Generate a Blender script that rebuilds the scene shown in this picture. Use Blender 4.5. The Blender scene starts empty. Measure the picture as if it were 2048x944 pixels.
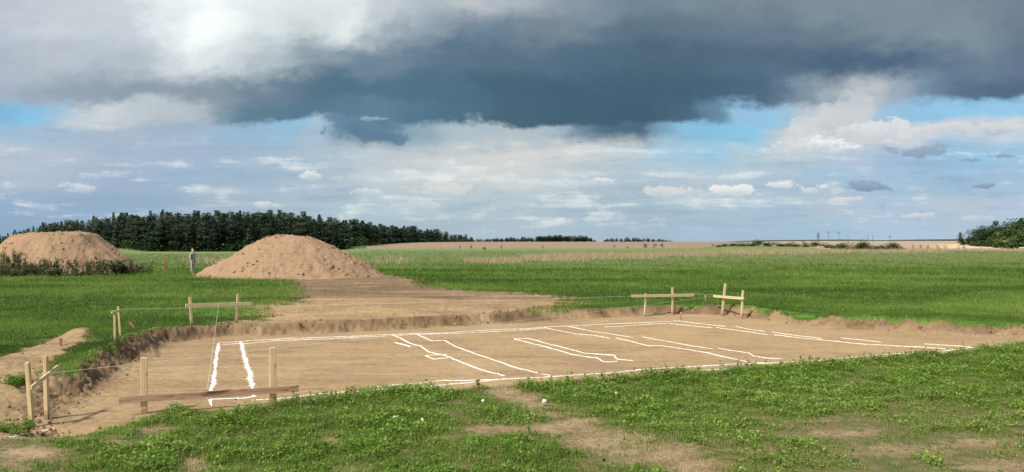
import bpy, bmesh, math, random
import numpy as np
from mathutils import Vector, Matrix

random.seed(11)
rng = np.random.default_rng(7)
F = 1607.0          # focal length of the lens in pixels of the 2048 px wide photograph
H = 2.5             # eye height above the meadow
HZ = 478.0          # eye level row
SC = bpy.context.scene
COL = SC.collection

# ------------------------------------------------------------------ noise
def _h(ix, iy, seed):
    n = (ix.astype(np.int64) * 374761393 + iy.astype(np.int64) * 668265263 + seed * 1442695041) & 0xFFFFFFFF
    n = ((n ^ (n >> 13)) * 1274126177) & 0xFFFFFFFF
    n = (n ^ (n >> 16)) & 0xFFFFFFFF
    return n.astype(np.float64) / 4294967296.0 * 2 * math.pi

def perlin(x, y, seed=0):
    ix = np.floor(x); iy = np.floor(y)
    fx = x - ix; fy = y - iy
    u = fx * fx * fx * (fx * (fx * 6 - 15) + 10); v = fy * fy * fy * (fy * (fy * 6 - 15) + 10)
    def g(ox, oy):
        a = _h(ix + ox, iy + oy, seed)
        return np.cos(a) * (fx - ox) + np.sin(a) * (fy - oy)
    a = g(0, 0) * (1 - u) + g(1, 0) * u
    b = g(0, 1) * (1 - u) + g(1, 1) * u
    return (a * (1 - v) + b * v) * 1.5

def fbm(x, y, octv=4, seed=0, gain=0.5):
    s = 0; a = 1.0; t = 0
    for k in range(octv):
        s = s + a * perlin(x, y, seed + k * 17); t += a
        x = x * 2.03 + 3.1; y = y * 2.03 + 7.7; a *= gain
    return s / t * 1.3

def sstep(a, b, x):
    t = np.clip((x - a) / (b - a), 0, 1)
    return t * t * (3 - 2 * t)

def lin(c):
    c = np.asarray(c, float) / 255.0
    return np.where(c <= 0.04045, c / 12.92, ((c + 0.055) / 1.055) ** 2.4)

# ------------------------------------------------------------------ terrain
DK = np.array([1.0, 100, 150, 200, 250, 330, 400, 600, 900, 1300, 2000, 3000, 6000])
def zz(py): return [0.0] + [H - (p - HZ) * d / F for p, d in zip(py, DK[1:])]
Z_LF = zz([520, 510, 505.5, 503, 499, 496, 489, 484, 482, 481, 480.5, 480])
Z_LH = zz([520, 510, 505.5, 503, 476, 465, 469, 476, 479, 480, 480, 480])
Z_M = zz([519, 505.5, 499, 495.5, 491.5, 489, 484.5, 483.5, 484, 484.5, 485, 486])
Z_R = zz([517, 504, 499.5, 497, 494, 491.5, 487.5, 484.5, 482.6, 482, 482.5, 483])
mix = lambda a, b, t: [p * (1 - t) + q * t for p, q in zip(a, b)]
PXK = np.array([-9000, 90, 200, 300, 600, 690, 745, 1380, 1660, 12000.0])
ZT = np.array([Z_LF, Z_LF, mix(Z_LF, Z_LH, .55), Z_LH, Z_LH, mix(Z_M, Z_LH, .5), Z_M, Z_M, Z_R, Z_R])

def far_z(x, y):
    yy = np.maximum(y, 1.0)
    px = np.clip(1024 + F * x / yy, -8999, 11999)
    i = np.clip(np.searchsorted(PXK, px) - 1, 0, len(PXK) - 2)
    tx = (px - PXK[i]) / (PXK[i + 1] - PXK[i]); tx = tx * tx * (3 - 2 * tx)
    ld = np.log(np.clip(yy, 1.0, 5999)); lk = np.log(DK)
    j = np.clip(np.searchsorted(lk, ld) - 1, 0, len(DK) - 2)
    ty = (ld - lk[j]) / (lk[j + 1] - lk[j])
    a = ZT[i, j] * (1 - ty) + ZT[i, j + 1] * ty
    b = ZT[i + 1, j] * (1 - ty) + ZT[i + 1, j + 1] * ty
    return np.where(y < 20, 0, (a * (1 - tx) + b * tx) * sstep(20, 100, y))

def P(px, py, z=0.0):
    d = (H - z) * F / (py - HZ)
    return np.array([(px - 1024) / F * d, d])

PIT = -0.30
foot = [(75, 852), (128, 822), (200, 770), (262, 724), (325, 688), (400, 677), (480, 671), (600, 668), (700, 664), (800, 659),
        (900, 652), (1000, 647), (1100, 641), (1200, 636), (1280, 632), (1370, 628), (1450, 630), (1500, 637), (1560, 645),
        (1650, 653), (1750, 660), (1850, 665), (1950, 669), (2100, 675), (2500, 690)]
near = [(2700, 655), (2300, 668), (2048, 684), (1980, 688), (1900, 701), (1700, 716), (1500, 729), (1300, 743), (1100, 758), (900, 770), (760, 780),
        (600, 794), (520, 802), (430, 818)]
poly = [P(a, b, PIT) for a, b in foot]
for a, b in near:
    q = P(a, b, 0.10); poly.append(q + np.array([0, 0.35]))
for a, b in [(330, 836), (250, 850), (150, 862)]:
    poly.append(P(a, b, -0.22))
POLY = np.array(poly)

def sdist(x, y, poly):
    """signed distance to a closed polygon, negative inside"""
    x = np.asarray(x, float); y = np.asarray(y, float)
    d2 = np.full(x.shape, 1e9); ins = np.zeros(x.shape, bool)
    n = len(poly)
    for k in range(n):
        ax, ay = poly[k]; bx, by = poly[(k + 1) % n]
        ex, ey = bx - ax, by - ay
        t = np.clip(((x - ax) * ex + (y - ay) * ey) / (ex * ex + ey * ey + 1e-12), 0, 1)
        d2 = np.minimum(d2, (x - ax - t * ex) ** 2 + (y - ay - t * ey) ** 2)
        c = ((ay > y) != (by > y))
        ins ^= c & (x < (bx - ax) * (y - ay) / (by - ay + 1e-12) + ax)
    d = np.sqrt(d2)
    return np.where(ins, -d, d)

def pxpoly(pts): return np.array([P(a, b, 0) for a, b in pts])
DIRT_FAR = pxpoly([(455, 652), (505, 632), (545, 618), (585, 603), (592, 585), (575, 566), (560, 552), (600, 545), (700, 543), (790, 550), (840, 560), (858, 573),
                   (930, 580), (1030, 585), (1130, 593), (1165, 604), (1120, 616), (1010, 630), (900, 640), (700, 652), (560, 660)])
DIRT_LEFT = pxpoly([(-400, 770), (-150, 745), (0, 714), (60, 692), (120, 676), (160, 664), (194, 670), (172, 688), (125, 708), (100, 730), (112, 748), (160, 745), (225, 706), (285, 672),
                    (300, 690), (200, 775), (100, 860), (20, 880), (-60, 870), (-300, 900)])

_SD = {}
def sd_lookup(key, poly, x, y):
    """signed distance from a 7 cm raster"""
    st = 0.07; x0, y0, nx, ny = -42.0, 2.0, 1300, 980
    if key not in _SD:
        gx, gy = np.meshgrid(x0 + st * np.arange(nx), y0 + st * np.arange(ny))
        _SD[key] = sdist(gx, gy, poly)
    A = _SD[key]
    u = np.clip((x - x0) / st, 0, nx - 1.001); v = np.clip((y - y0) / st, 0, ny - 1.001)
    i = u.astype(int); j = v.astype(int); u = u - i; v = v - j
    return (A[j, i] * (1 - u) + A[j, i + 1] * u) * (1 - v) + (A[j + 1, i] * (1 - u) + A[j + 1, i + 1] * u) * v

def gauss(px, py, cx, cy, rx, ry):
    return np.exp(-(((px - cx) / rx) ** 2 + ((py - cy) / ry) ** 2))

BARE = [(1012, 783, 34, 14, 1.25), (1045, 797, 44, 12, 1.2), (1075, 812, 56, 11, 1.15), (1110, 828, 60, 11, 1.1), (1150, 842, 60, 10, 1.1), (990, 858, 70, 10, 1), (1120, 856, 100, 12, 1), (1215, 880, 110, 24, 1), (1290, 908, 120, 28, 1),
        (1380, 934, 110, 24, .9), (1520, 905, 90, 14, .6), (1690, 872, 120, 12, .7), (1800, 905, 160, 18, .65), (1960, 888, 120, 14, .7), (1990, 935, 120, 22, .7),
        (1560, 850, 60, 10, .5), (1660, 845, 80, 9, .5), (60, 905, 80, 18, 1), (10, 936, 60, 18, .9), (390, 922, 36, 20, 1), (320, 858, 60, 10, .6), (700, 938, 40, 12, .6),
        (665, 878, 26, 8, .8), (230, 880, 40, 8, .7), (790, 880, 30, 8, .5), (130, 872, 80, 8, .7), (1450, 870, 60, 8, .4), (1880, 850, 90, 8, .4), (440, 838, 50, 7, .5)]

def fields(x, y):
    """everything the ground is made of at (x, y): height and the cover masks"""
    x = np.asarray(x, float); y = np.asarray(y, float)
    ys = np.maximum(y, 0.5)
    px = 1024 + F * x / ys; py = HZ + F * H / ys
    z = far_z(x, y)
    nearm = (y < 70) & (y > 3)
    s = np.full(x.shape, 99.0); df = np.full(x.shape, 99.0); dl = np.full(x.shape, 99.0)
    xn, yn = x[nearm], y[nearm]
    wob = fbm(xn * 0.9, yn * 0.9, 4, 3)
    s[nearm] = sd_lookup('POLY', POLY, xn, yn) + 0.16 * wob
    df[nearm] = sd_lookup('DIRT_FAR', DIRT_FAR, xn, yn) + 1.1 * wob + 0.5 * fbm(xn * 3.0, yn * 3.0, 3, 4)
    dl[nearm] = sd_lookup('DIRT_LEFT', DIRT_LEFT, xn, yn) + 0.22 * wob + 0.15 * fbm(xn * 3.0, yn * 3.0, 3, 6)
    # relief
    zn = z[nearm]; sn = s[nearm]; pxn = px[nearm]; pyn = py[nearm]
    left = sstep(420, 260, pxn) * sstep(30, 24, yn)
    corner = sstep(420, 200, pxn) * sstep(15.5, 12.5, yn)
    right = sstep(1380, 1560, pxn) * sstep(17.5, 20, yn)
    w = 0.34 + 0.35 * right + 1.0 * corner + 0.2 * left + 0.75 * np.clip(fbm(xn * 0.33, yn * 0.33, 3, 63) + .15, 0, 1) * sstep(400, 560, pxn) * sstep(18, 21, yn)
    lump = fbm(xn * 2.6, yn * 2.6, 4, 21); lump2 = fbm(xn * 7.0, yn * 7.0, 4, 33)
    zn = zn + 0.05 * fbm(xn * 0.25, yn * 0.25, 3, 5) * sstep(-0.2, 1.5, sn)
    big = fbm(xn * 0.8, yn * 0.8, 3, 61)
    bank = sstep(0, 1, (sn + 0.16 * big + 0.07 * lump + 0.05 * lump2) / w)
    zn = zn * 1.0 + PIT * (1 - bank)
    zn = zn + np.exp(-((sn - 0.45) / 0.40) ** 2) * (0.02 + 0.10 * left * (1 - corner) + 0.10 * right) * np.clip(0.6 + 1.0 * big + .3 * lump, 0, 1.5)
    clod = np.exp(-((sn - 0.22) / 0.45) ** 2) * sstep(11, 14, yn)
    nb = sstep(760, 700, pyn) * 1.0
    zn = zn + clod * (0.022 + 0.03 * left * (1 - corner) + 0.022 * right) * (lump2 * 1.3 + fbm(xn * 14, yn * 14, 3, 73) * 0.9 + np.abs(perlin(xn * 1.7 + 0.8 * lump, yn * 1.7 + .8 * big, 71)) * 1.1 * np.clip(.5 + 1.2 * big, 0, 1.3))
    zn = zn + 0.006 * lump2 * (sn < 0.1) + 0.012 * fbm(xn * 1.3, yn * 1.3, 3, 9) * (sn < 0.1)
    # spread soil behind the excavation, with two low smooth lobes
    soilm = sstep(0.5, -0.6, df[nearm]) * (sn > 0)
    zn = zn + soilm * (0.03 * lump + 0.018 * lump2 + 0.02 * fbm(xn * 16, yn * 16, 2, 79))
    for cx, cy, ax, ay, hh in [(-9.3, 28.5, 3.0, 2.6, .28), (-4.6, 28.4, 3.2, 2.4, .20), (-1.2, 29.2, 2.6, 1.6, .12)]:
        g = np.clip(1 - ((xn - cx) / ax) ** 2 - ((yn - cy) / ay) ** 2, 0, 1)
        zn = zn + hh * g ** 1.4 * (sn > 0)
    lsoil = sstep(0.3, -0.4, dl[nearm]) * (sn > 0.1)
    zn = zn + lsoil * (0.05 * big + 0.03 * lump + 0.022 * lump2 + 0.02) * (1 - 0.8 * corner)
    g = gauss(pxn, pyn, 165, 676, 36, 12); zn = zn + 0.2 * g
    z[nearm] = zn
    # meadow hummocks of the foreground
    z = z + 0.02 * fbm(x * 0.8, y * 0.8, 3, 12) * (y < 22) * (s > 0.1)
    # covers
    soil = np.zeros(x.shape)
    soil = np.maximum(soil, sstep(0.50, 0.28, s))
    soil = np.maximum(soil, sstep(1.1, -1.0, df))
    soil = np.maximum(soil, sstep(0.45, -0.4, dl))
    bare = np.zeros(x.shape)
    fg = (y < 22)
    for cx, cy, rx, ry, a in BARE:
        bare = np.maximum(bare, a * gauss(px, py, cx, cy, rx * 1.1, ry * 1.1) * fg)
    return z, s, df, dl, soil, bare, px, py

def G(x, y):
    return float(fields(np.array([x]), np.array([y]))[0][0])

def GV(x, y): return fields(x, y)[0]

def ground_at(px, py):
    """the ground point seen in direction (px, py)"""
    d = H * F / (py - HZ)
    for _ in range(30):
        z = G((px - 1024) / F * d, d)
        d = 0.5 * d + 0.5 * (H - z) * F / (py - HZ)
    return Vector(((px - 1024) / F * d, d, z))

def at_depth(px, py, d):
    return Vector(((px - 1024) / F * d, d, H - (py - HZ) * d / F))

# ------------------------------------------------------------------ mesh helpers
def np_mesh(name, verts, faces, mat=None, attrs=None, smooth=False, parent=None, link=True):
    """faces: (n,3) or (n,4) int array; attrs: dict name -> per-vertex float array or (n,3)"""
    me = bpy.data.meshes.new(name)
    verts = np.ascontiguousarray(verts, np.float32); faces = np.ascontiguousarray(faces, np.int32)
    n, k = faces.shape
    me.vertices.add(len(verts)); me.vertices.foreach_set('co', verts.ravel())
    me.loops.add(n * k); me.loops.foreach_set('vertex_index', faces.ravel())
    me.polygons.add(n); me.polygons.foreach_set('loop_start', np.arange(0, n * k, k, dtype=np.int32))
    if smooth: me.polygons.foreach_set('use_smooth', np.ones(n, bool))
    me.update(calc_edges=True); me.validate()
    for an, av in (attrs or {}).items():
        av = np.asarray(av, np.float32)
        a = me.attributes.new(an, 'FLOAT', 'POINT'); a.data.foreach_set('value', av)
    if mat: me.materials.append(mat)
    if not link: return me
    o = bpy.data.objects.new(name, me); COL.objects.link(o)
    if parent: o.parent = parent
    return o

def bm_obj(name, bm, mat, parent=None, smooth=False):
    me = bpy.data.meshes.new(name); bm.normal_update(); bm.to_mesh(me); bm.free()
    if smooth: me.polygons.foreach_set('use_smooth', np.ones(len(me.polygons), bool))
    me.materials.append(mat)
    o = bpy.data.objects.new(name, me); COL.objects.link(o)
    if parent: o.parent = parent
    return o

def tag(o, label=None, cat=None, group=None, kind=None):
    if label: o['label'] = label
    if cat: o['category'] = cat
    if group: o['group'] = group
    if kind: o['kind'] = kind
    return o

def empty(name, loc, label=None, cat=None, group=None):
    o = bpy.data.objects.new(name, None); COL.objects.link(o); o.location = loc
    o.empty_display_size = 0.2
    return tag(o, label, cat, group)

# ------------------------------------------------------------------ materials
class X:
    """tiny expression wrapper round node sockets"""
    def __init__(s, nt, sock): s.nt = nt; s.s = sock
    def _m(s, op, *o, clamp=False):
        n = s.nt.nodes.new('ShaderNodeMath'); n.operation = op; n.use_clamp = clamp
        for i, v in enumerate((s,) + o):
            if isinstance(v, X): s.nt.links.new(v.s, n.inputs[i])
            else: n.inputs[i].default_value = v
        return X(s.nt, n.outputs[0])
    def __add__(s, o): return s._m('ADD', o)
    def __radd__(s, o): return s._m('ADD', o)
    def __sub__(s, o): return s._m('SUBTRACT', o)
    def __rsub__(s, o): return (s * -1.0) + o
    def __mul__(s, o): return s._m('MULTIPLY', o)
    def __rmul__(s, o): return s._m('MULTIPLY', o)
    def __truediv__(s, o): return s._m('DIVIDE', o)
    def max(s, o): return s._m('MAXIMUM', o)
    def min(s, o): return s._m('MINIMUM', o)
    def clamp(s): return s._m('ADD', 0.0, clamp=True)
    def pow(s, o): return s._m('POWER', o)
    def step(s, a, b):
        n = s.nt.nodes.new('ShaderNodeMapRange'); n.interpolation_type = 'SMOOTHSTEP'
        s.nt.links.new(s.s, n.inputs['Value'])
        if a <= b:
            n.inputs['From Min'].default_value = a; n.inputs['From Max'].default_value = b
            return X(s.nt, n.outputs['Result'])
        n.inputs['From Min'].default_value = b; n.inputs['From Max'].default_value = a
        n.inputs['To Min'].default_value = 1; n.inputs['To Max'].default_value = 0
        return X(s.nt, n.outputs['Result'])

class NT:
    def __init__(s, nt): s.nt = nt
    def attr(s, name):
        n = s.nt.nodes.new('ShaderNodeAttribute'); n.attribute_name = name
        return X(s.nt, n.outputs['Fac'])
    def pos(s):
        n = s.nt.nodes.new('ShaderNodeNewGeometry'); return n.outputs['Position']
    def objco(s):
        n = s.nt.nodes.new('ShaderNodeTexCoord'); return n.outputs['Object']
    def scale(s, vec, sc, rot=0):
        n = s.nt.nodes.new('ShaderNodeMapping'); s.nt.links.new(vec, n.inputs['Vector'])
        n.inputs['Scale'].default_value = sc; n.inputs['Rotation'].default_value = (0, 0, rot)
        return n.outputs[0]
    def noise(s, vec, sc, detail=4, rough=0.55, out='Fac', dist=0):
        n = s.nt.nodes.new('ShaderNodeTexNoise'); s.nt.links.new(vec, n.inputs['Vector'])
        n.inputs['Scale'].default_value = sc; n.inputs['Detail'].default_value = detail
        n.inputs['Roughness'].default_value = rough; n.inputs['Distortion'].default_value = dist
        return X(s.nt, n.outputs[out])
    def voronoi(s, vec, sc, feat='F1'):
        n = s.nt.nodes.new('ShaderNodeTexVoronoi'); s.nt.links.new(vec, n.inputs['Vector'])
        n.feature = feat; n.inputs['Scale'].default_value = sc
        return n
    def mix(s, f, a, b):
        n = s.nt.nodes.new('ShaderNodeMix'); n.data_type = 'RGBA'
        for i, v in ((0, f), (6, a), (7, b)):
            if isinstance(v, X): s.nt.links.new(v.s, n.inputs[i])
            elif hasattr(v, 'is_linked'): s.nt.links.new(v, n.inputs[i])
            elif i == 0: n.inputs[0].default_value = v
            else: n.inputs[i].default_value = (*v[:3], 1)
        return n.outputs[2]
    def mulc(s, c, f):
        n = s.nt.nodes.new('ShaderNodeVectorMath'); n.operation = 'SCALE'
        s.nt.links.new(c, n.inputs[0])
        if isinstance(f, X): s.nt.links.new(f.s, n.inputs['Scale'])
        else: n.inputs['Scale'].default_value = f
        return n.outputs[0]
    def bump(s, h, strength, dist=1.0):
        n = s.nt.nodes.new('ShaderNodeBump'); s.nt.links.new(h.s, n.inputs['Height'])
        n.inputs['Strength'].default_value = strength; n.inputs['Distance'].default_value = dist
        return n.outputs[0]
    def rand(s):
        n = s.nt.nodes.new('ShaderNodeObjectInfo'); return X(s.nt, n.outputs['Random'])

def material(name, rough=0.9, spec=0.15):
    m = bpy.data.materials.new(name); m.use_nodes = True
    nt = m.node_tree; b = nt.nodes['Principled BSDF']
    b.inputs['Roughness'].default_value = rough
    b.inputs['Specular IOR Level'].default_value = spec
    return m, NT(nt), b

def colour_in(t, b, c): t.nt.links.new(c, b.inputs['Base Color'])

# soil colours (dry loam, sandy subsoil)
S_PALE = (0.362, 0.254, 0.135); S_MID = (0.280, 0.188, 0.096); S_DARK = (0.115, 0.072, 0.040); S_RED = (0.42, 0.24, 0.12)

def soil_colour(t, vec, tone=None):
    n1 = t.noise(vec, 0.55, 5, 0.6); n2 = t.noise(vec, 6.0, 6, 0.65); n3 = t.noise(vec, 28.0, 3, 0.6)
    base = t.mix((n1 * 1.0 + n2 * 0.6 - 0.3).step(0.25, 0.85), S_PALE, S_MID)
    base = t.mix((n3 + n2 * 0.5).step(0.82, 1.05) * 0.45, base, S_DARK)
    if tone is not None:
        base = t.mix((tone + (n2 - 0.5) * 0.9).clamp(), base, S_DARK)
    return base, n1, n2, n3

def mat_ground():
    m, t, b = material('ground_cover')
    v = t.pos()
    soil = t.attr('soil'); bare = t.attr('bare'); tone = t.attr('tone'); far = t.attr('far'); dull = t.attr('dull'); pale = t.attr('pale')
    sc, n1, n2, n3 = soil_colour(t, v, tone)
    # wheel and grader streaks that run along the excavation
    st = t.noise(t.scale(v, (0.9, 4.2, 1.0), math.radians(-21)), 1.0, 7, 0.68)
    sc = t.mix(st.step(0.50, 0.68) * 0.45, sc, S_DARK)
    wh = t.noise(t.scale(v, (0.16, 2.6, 1.0), math.radians(-21)), 1.0, 2, 0.5)
    sc = t.mix(wh.step(0.56, 0.62) * wh.step(0.70, 0.64) * 0.35 * t.noise(v, .5, 3).step(.4, .6), sc, S_DARK)
    crumb = X(t.nt, t.voronoi(t.scale(v, (1, 1.6, 1)), 3.2).outputs['Distance']).step(0.20, 0.08) * t.noise(v, 2.3, 3).step(0.5, 0.62)
    sc = t.mix(crumb * 0.7, sc, S_DARK)
    st2 = t.noise(t.scale(v, (0.12, 1.1, 1.0), math.radians(-21)), 1.0, 3, 0.5)
    sc = t.mix(st2.step(0.35, 0.7) * 0.45, sc, S_PALE)
    peb = t.voronoi(v, 9.0)
    pe = X(t.nt, peb.outputs['Distance']).step(0.16, 0.05) * t.noise(v, 1.7, 2).step(0.55, 0.7)
    sc = t.mix(pe * 0.6, sc, (0.48, 0.38, 0.26))
    pt = t.noise(v, 0.32, 6, 0.66)
    sc = t.mix(pt.step(0.50, 0.68) * 0.40, sc, (0.20, 0.135, 0.080))
    sc = t.mix(pt.step(0.44, 0.30) * 0.45, sc, (0.38, 0.28, 0.17))
    # meadow
    g1 = t.noise(v, 0.16, 5, 0.6); g2 = t.noise(v, 3.0, 6, 0.7); g3 = t.noise(v, 0.5, 3, 0.5)
    gc = t.mix((g2 * 0.7 + g1 * 0.5 - 0.1).step(0.3, 0.75), (0.045, 0.100, 0.012), (0.095, 0.175, 0.025))
    gc = t.mix(g3.step(0.5, 0.8) * 0.35, gc, (0.14, 0.20, 0.035))
    gd = t.mix(g2.step(0.3, 0.7), (0.115, 0.170, 0.050), (0.20, 0.23, 0.095))
    gc = t.mix(dull, gc, gd)
    # under the foreground plants the turf is thin: earth shows
    turf = t.mix(g2.step(0.42, 0.62), (0.085, 0.095, 0.028), (0.150, 0.120, 0.055))
    gc = t.mix(t.attr('thin'), gc, turf)
    # harvested fields
    fr = t.noise(t.scale(v, (0.004, 0.05, 0.02)), 1.0, 4, 0.6)
    fc = t.mix(fr.step(0.35, 0.65), (0.29, 0.205, 0.142), (0.22, 0.158, 0.098))
    fc = t.mix(pale, fc, (0.50, 0.39, 0.24))
    gc = t.mix(far, gc, fc)
    gr = t.noise(v, 9.0, 4, 0.75)
    k = (soil + ((n2 - 0.5) * 0.9 + (gr - 0.5) * 1.1) * soil.step(0.02, 0.2) * soil.step(1.0, 0.8)).step(0.38, 0.62)
    fringe = (soil.step(0.0, .5) * soil.step(1.0, .6)) * far._m('SUBTRACT', 1.0)._m('ABSOLUTE')
    gc = t.mix(fringe * .6 * gr.step(.35, .6), gc, (0.22, 0.17, 0.07))
    c = t.mix(k, gc, sc)
    g4 = t.noise(v, 38.0, 4, 0.7)
    kb = (bare * 1.05 + (n2 - 0.5) * 1.9 + (gr - 0.5) * 1.7).step(0.30, 0.80)
    dry = t.mix((g2 * .5 + g4 * .5).step(0.42, 0.58), (0.34, 0.245, 0.145), (0.17, 0.118, 0.060))
    dry = t.mix(gr.step(.52, .66) * .7, dry, (0.10, 0.090, 0.032))
    c = t.mix(kb, c, dry)
    colour_in(t, b, c)
    hgt = n2 * 0.03 + n3 * 0.012 + st * 0.03
    t.nt.links.new(t.bump(hgt, 0.75, 1.0), b.inputs['Normal'])
    return m

def mat_heap(name, green):
    m, t, b = material(name)
    v = t.pos()
    c, n1, n2, n3 = soil_colour(t, v)
    c = t.mix(0.60, c, (0.262, 0.165, 0.108))
    cl = t.noise(v, 2.2, 5, 0.7)
    c = t.mix(cl.step(0.57, 0.68) * 0.75, c, S_DARK)
    c = t.mix(t.noise(t.scale(v, (1, 1, .35)), 1.1, 5, .6).step(.45, .7) * .45, c, (0.225, 0.140, 0.085))
    c = t.mix(X(t.nt, t.voronoi(v, 1.7).outputs['Distance']).step(0.20, 0.10) * t.noise(v, .5, 3).step(.52, .60) * .55, c, S_DARK)
    if green:
        c = t.mix((t.noise(v, 0.6, 5, 0.65)).step(0.55, 0.68) * 0.7, c, (0.10, 0.10, 0.04))
    c = t.mix(X(t.nt, t.voronoi(v, 3.0).outputs['Distance']).step(0.12, 0.04) * 0.7, c, (0.62, 0.50, 0.36))
    colour_in(t, b, c)
    t.nt.links.new(t.bump(n2 * 0.05 + cl * 0.10 + n3 * .03, 0.8, 1.0), b.inputs['Normal'])
    return m

def mat_leaf(name, cols, transl=0.25, rnd=0.0, rough=0.6):
    """cols: dark, mid, light; a per-leaf value 'tint' picks between them"""
    m, t, b = material(name, rough, 0.25)
    tn = t.attr('tint')
    if rnd: tn = tn + (t.rand() - 0.5) * rnd
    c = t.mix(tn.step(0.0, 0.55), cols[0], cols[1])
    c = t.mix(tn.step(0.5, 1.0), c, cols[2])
    if len(cols) > 3: c = t.mix(tn.step(1.2, 1.5), c, cols[3])
    colour_in(t, b, c)
    tr = t.nt.nodes.new('ShaderNodeBsdfTranslucent'); t.nt.links.new(c, tr.inputs['Color'])
    mx = t.nt.nodes.new('ShaderNodeMixShader'); mx.inputs[0].default_value = transl
    t.nt.links.new(b.outputs[0], mx.inputs[1]); t.nt.links.new(tr.outputs[0], mx.inputs[2])
    t.nt.links.new(mx.outputs[0], t.nt.nodes['Material Output'].inputs['Surface'])
    return m

def mat_wood(name, a, bcol, stain=0.0, axis=2):
    m, t, b = material(name, 0.75, 0.2)
    v = t.objco()
    sc = [22.0, 22.0, 22.0]; sc[axis] = 1.3
    g = t.noise(t.scale(v, sc), 1.0, 5, 0.6, dist=0.6)
    k = t.noise(v, 3.0, 3)
    c = t.mix(g.step(0.35, 0.7), a, bcol)
    c = t.mix(k.step(0.55, 0.8) * 0.4, c, tuple(q * 0.6 for q in bcol))
    if stain:
        sc = [5.0, 5.0, 9.0]; sc[axis] = 1.1
        s = t.noise(t.scale(v, sc), 1.0, 6, 0.72)
        c = t.mix(s.step(0.52, 0.66) * stain, c, (0.045, 0.026, 0.014))
        c = t.mix(t.noise(t.scale(v, (3, 3, 3)), 1.0, 3).step(.6, .75) * .5, c, (0.42, 0.30, 0.19))
    if axis == 2:
        sp = t.nt.nodes.new('ShaderNodeSeparateXYZ'); t.nt.links.new(v, sp.inputs[0])
        mud = (X(t.nt, sp.outputs[2]) + (t.noise(v, 14.0, 4) - .5) * .35).step(.46, .30)
        c = t.mix(mud * .75, c, (0.20, 0.132, 0.075))
        kn = X(t.nt, t.voronoi(t.scale(v, (9, 9, 2.6)), 1.0).outputs['Distance']).step(.16, .06)
        c = t.mix(kn * .7, c, (0.16, 0.085, 0.04))
    colour_in(t, b, c)
    t.nt.links.new(t.bump(g, 0.25, 0.01), b.inputs['Normal'])
    return m

def mat_plain(name, c1, c2, sc=8.0, rough=0.85, bump=0.0):
    m, t, b = material(name, rough, 0.2)
    n = t.noise(t.objco(), sc, 5, 0.6)
    colour_in(t, b, t.mix(n.step(0.35, 0.65), c1, c2))
    if bump: t.nt.links.new(t.bump(n, bump, 0.05), b.inputs['Normal'])
    return m

def mat_lime():
    m, t, b = material('lime_powder', 0.95, 0.1)
    v = t.pos()
    n = t.noise(v, 14.0, 5, 0.7)
    colour_in(t, b, t.mix((n + t.attr('edge') * 0.40).step(0.55, 0.84), (0.78, 0.75, 0.69), (0.40, 0.31, 0.20)))
    t.nt.links.new(t.bump(n, 0.5, 0.02), b.inputs['Normal'])
    return m

M = {}
M['ground'] = mat_ground()
M['heap_old'] = mat_heap('old_soil', True)
M['heap'] = mat_heap('fresh_soil', False)
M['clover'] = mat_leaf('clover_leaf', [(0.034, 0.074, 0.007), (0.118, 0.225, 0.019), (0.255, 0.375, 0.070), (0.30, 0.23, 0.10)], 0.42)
M['blade'] = mat_leaf('grass_blade', [(0.044, 0.084, 0.009), (0.130, 0.212, 0.023), (0.25, 0.33, 0.080), (0.36, 0.28, 0.14)], 0.40)
M['meadow'] = mat_leaf('meadow_blade', [(0.048, 0.090, 0.010), (0.108, 0.178, 0.022), (0.20, 0.265, 0.050), (0.175, 0.20, 0.080)], 0.38)
M['straw'] = mat_leaf('straw_blade', [(0.22, 0.19, 0.10), (0.37, 0.28, 0.17), (0.48, 0.37, 0.24)], 0.25)
M['petal'] = mat_leaf('white_petal', [(0.42, 0.44, 0.32), (0.55, 0.55, 0.44), (0.66, 0.64, 0.55)], 0.2)
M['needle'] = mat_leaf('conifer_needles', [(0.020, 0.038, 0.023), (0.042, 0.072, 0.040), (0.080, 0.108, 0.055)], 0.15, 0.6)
M['leafy'] = mat_leaf('broad_leaves', [(0.014, 0.036, 0.008), (0.032, 0.068, 0.016), (0.08, 0.12, 0.035)], 0.15, 0.4)
M['hedge'] = mat_leaf('shrub_leaves', [(0.030, 0.062, 0.014), (0.070, 0.120, 0.028), (0.15, 0.19, 0.06)], 0.15, 0.4)
M['weed'] = mat_leaf('weed_stems', [(0.040, 0.060, 0.018), (0.090, 0.115, 0.040), (0.15, 0.125, 0.06)], 0.15, 1.0)
M['bark'] = mat_plain('bark', (0.055, 0.038, 0.026), (0.11, 0.075, 0.05), 3.0)
M['post'] = mat_wood('fresh_sawn_wood', (0.54, 0.41, 0.235), (0.42, 0.30, 0.155))
M['post_old'] = mat_wood('weathered_stake', (0.47, 0.35, 0.21), (0.33, 0.23, 0.13))
M['board'] = mat_wood('sawn_board', (0.60, 0.49, 0.30), (0.50, 0.39, 0.22), 0, 0)
M['plank'] = mat_wood('stained_plank', (0.40, 0.27, 0.17), (0.28, 0.18, 0.11), 0.9, 0)
M['peg'] = mat_plain('red_brown_peg', (0.36, 0.13, 0.06), (0.24, 0.09, 0.05), 20)
M['lime'] = mat_lime()
M['twine'] = mat_plain('pale_twine', (0.70, 0.66, 0.56), (0.55, 0.5, 0.42), 4)
M['stone'] = mat_plain('pale_stone', (0.72, 0.66, 0.54), (0.50, 0.44, 0.34), 30, 0.85, 0.6)
M['steel'] = mat_plain('pylon_grey', (0.07, 0.085, 0.11), (0.11, 0.13, 0.16), 2)
M['clod'] = mat_plain('clod_soil', (0.27, 0.178, 0.10), (0.15, 0.096, 0.055), 9.0, 0.95, 0.5)

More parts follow.
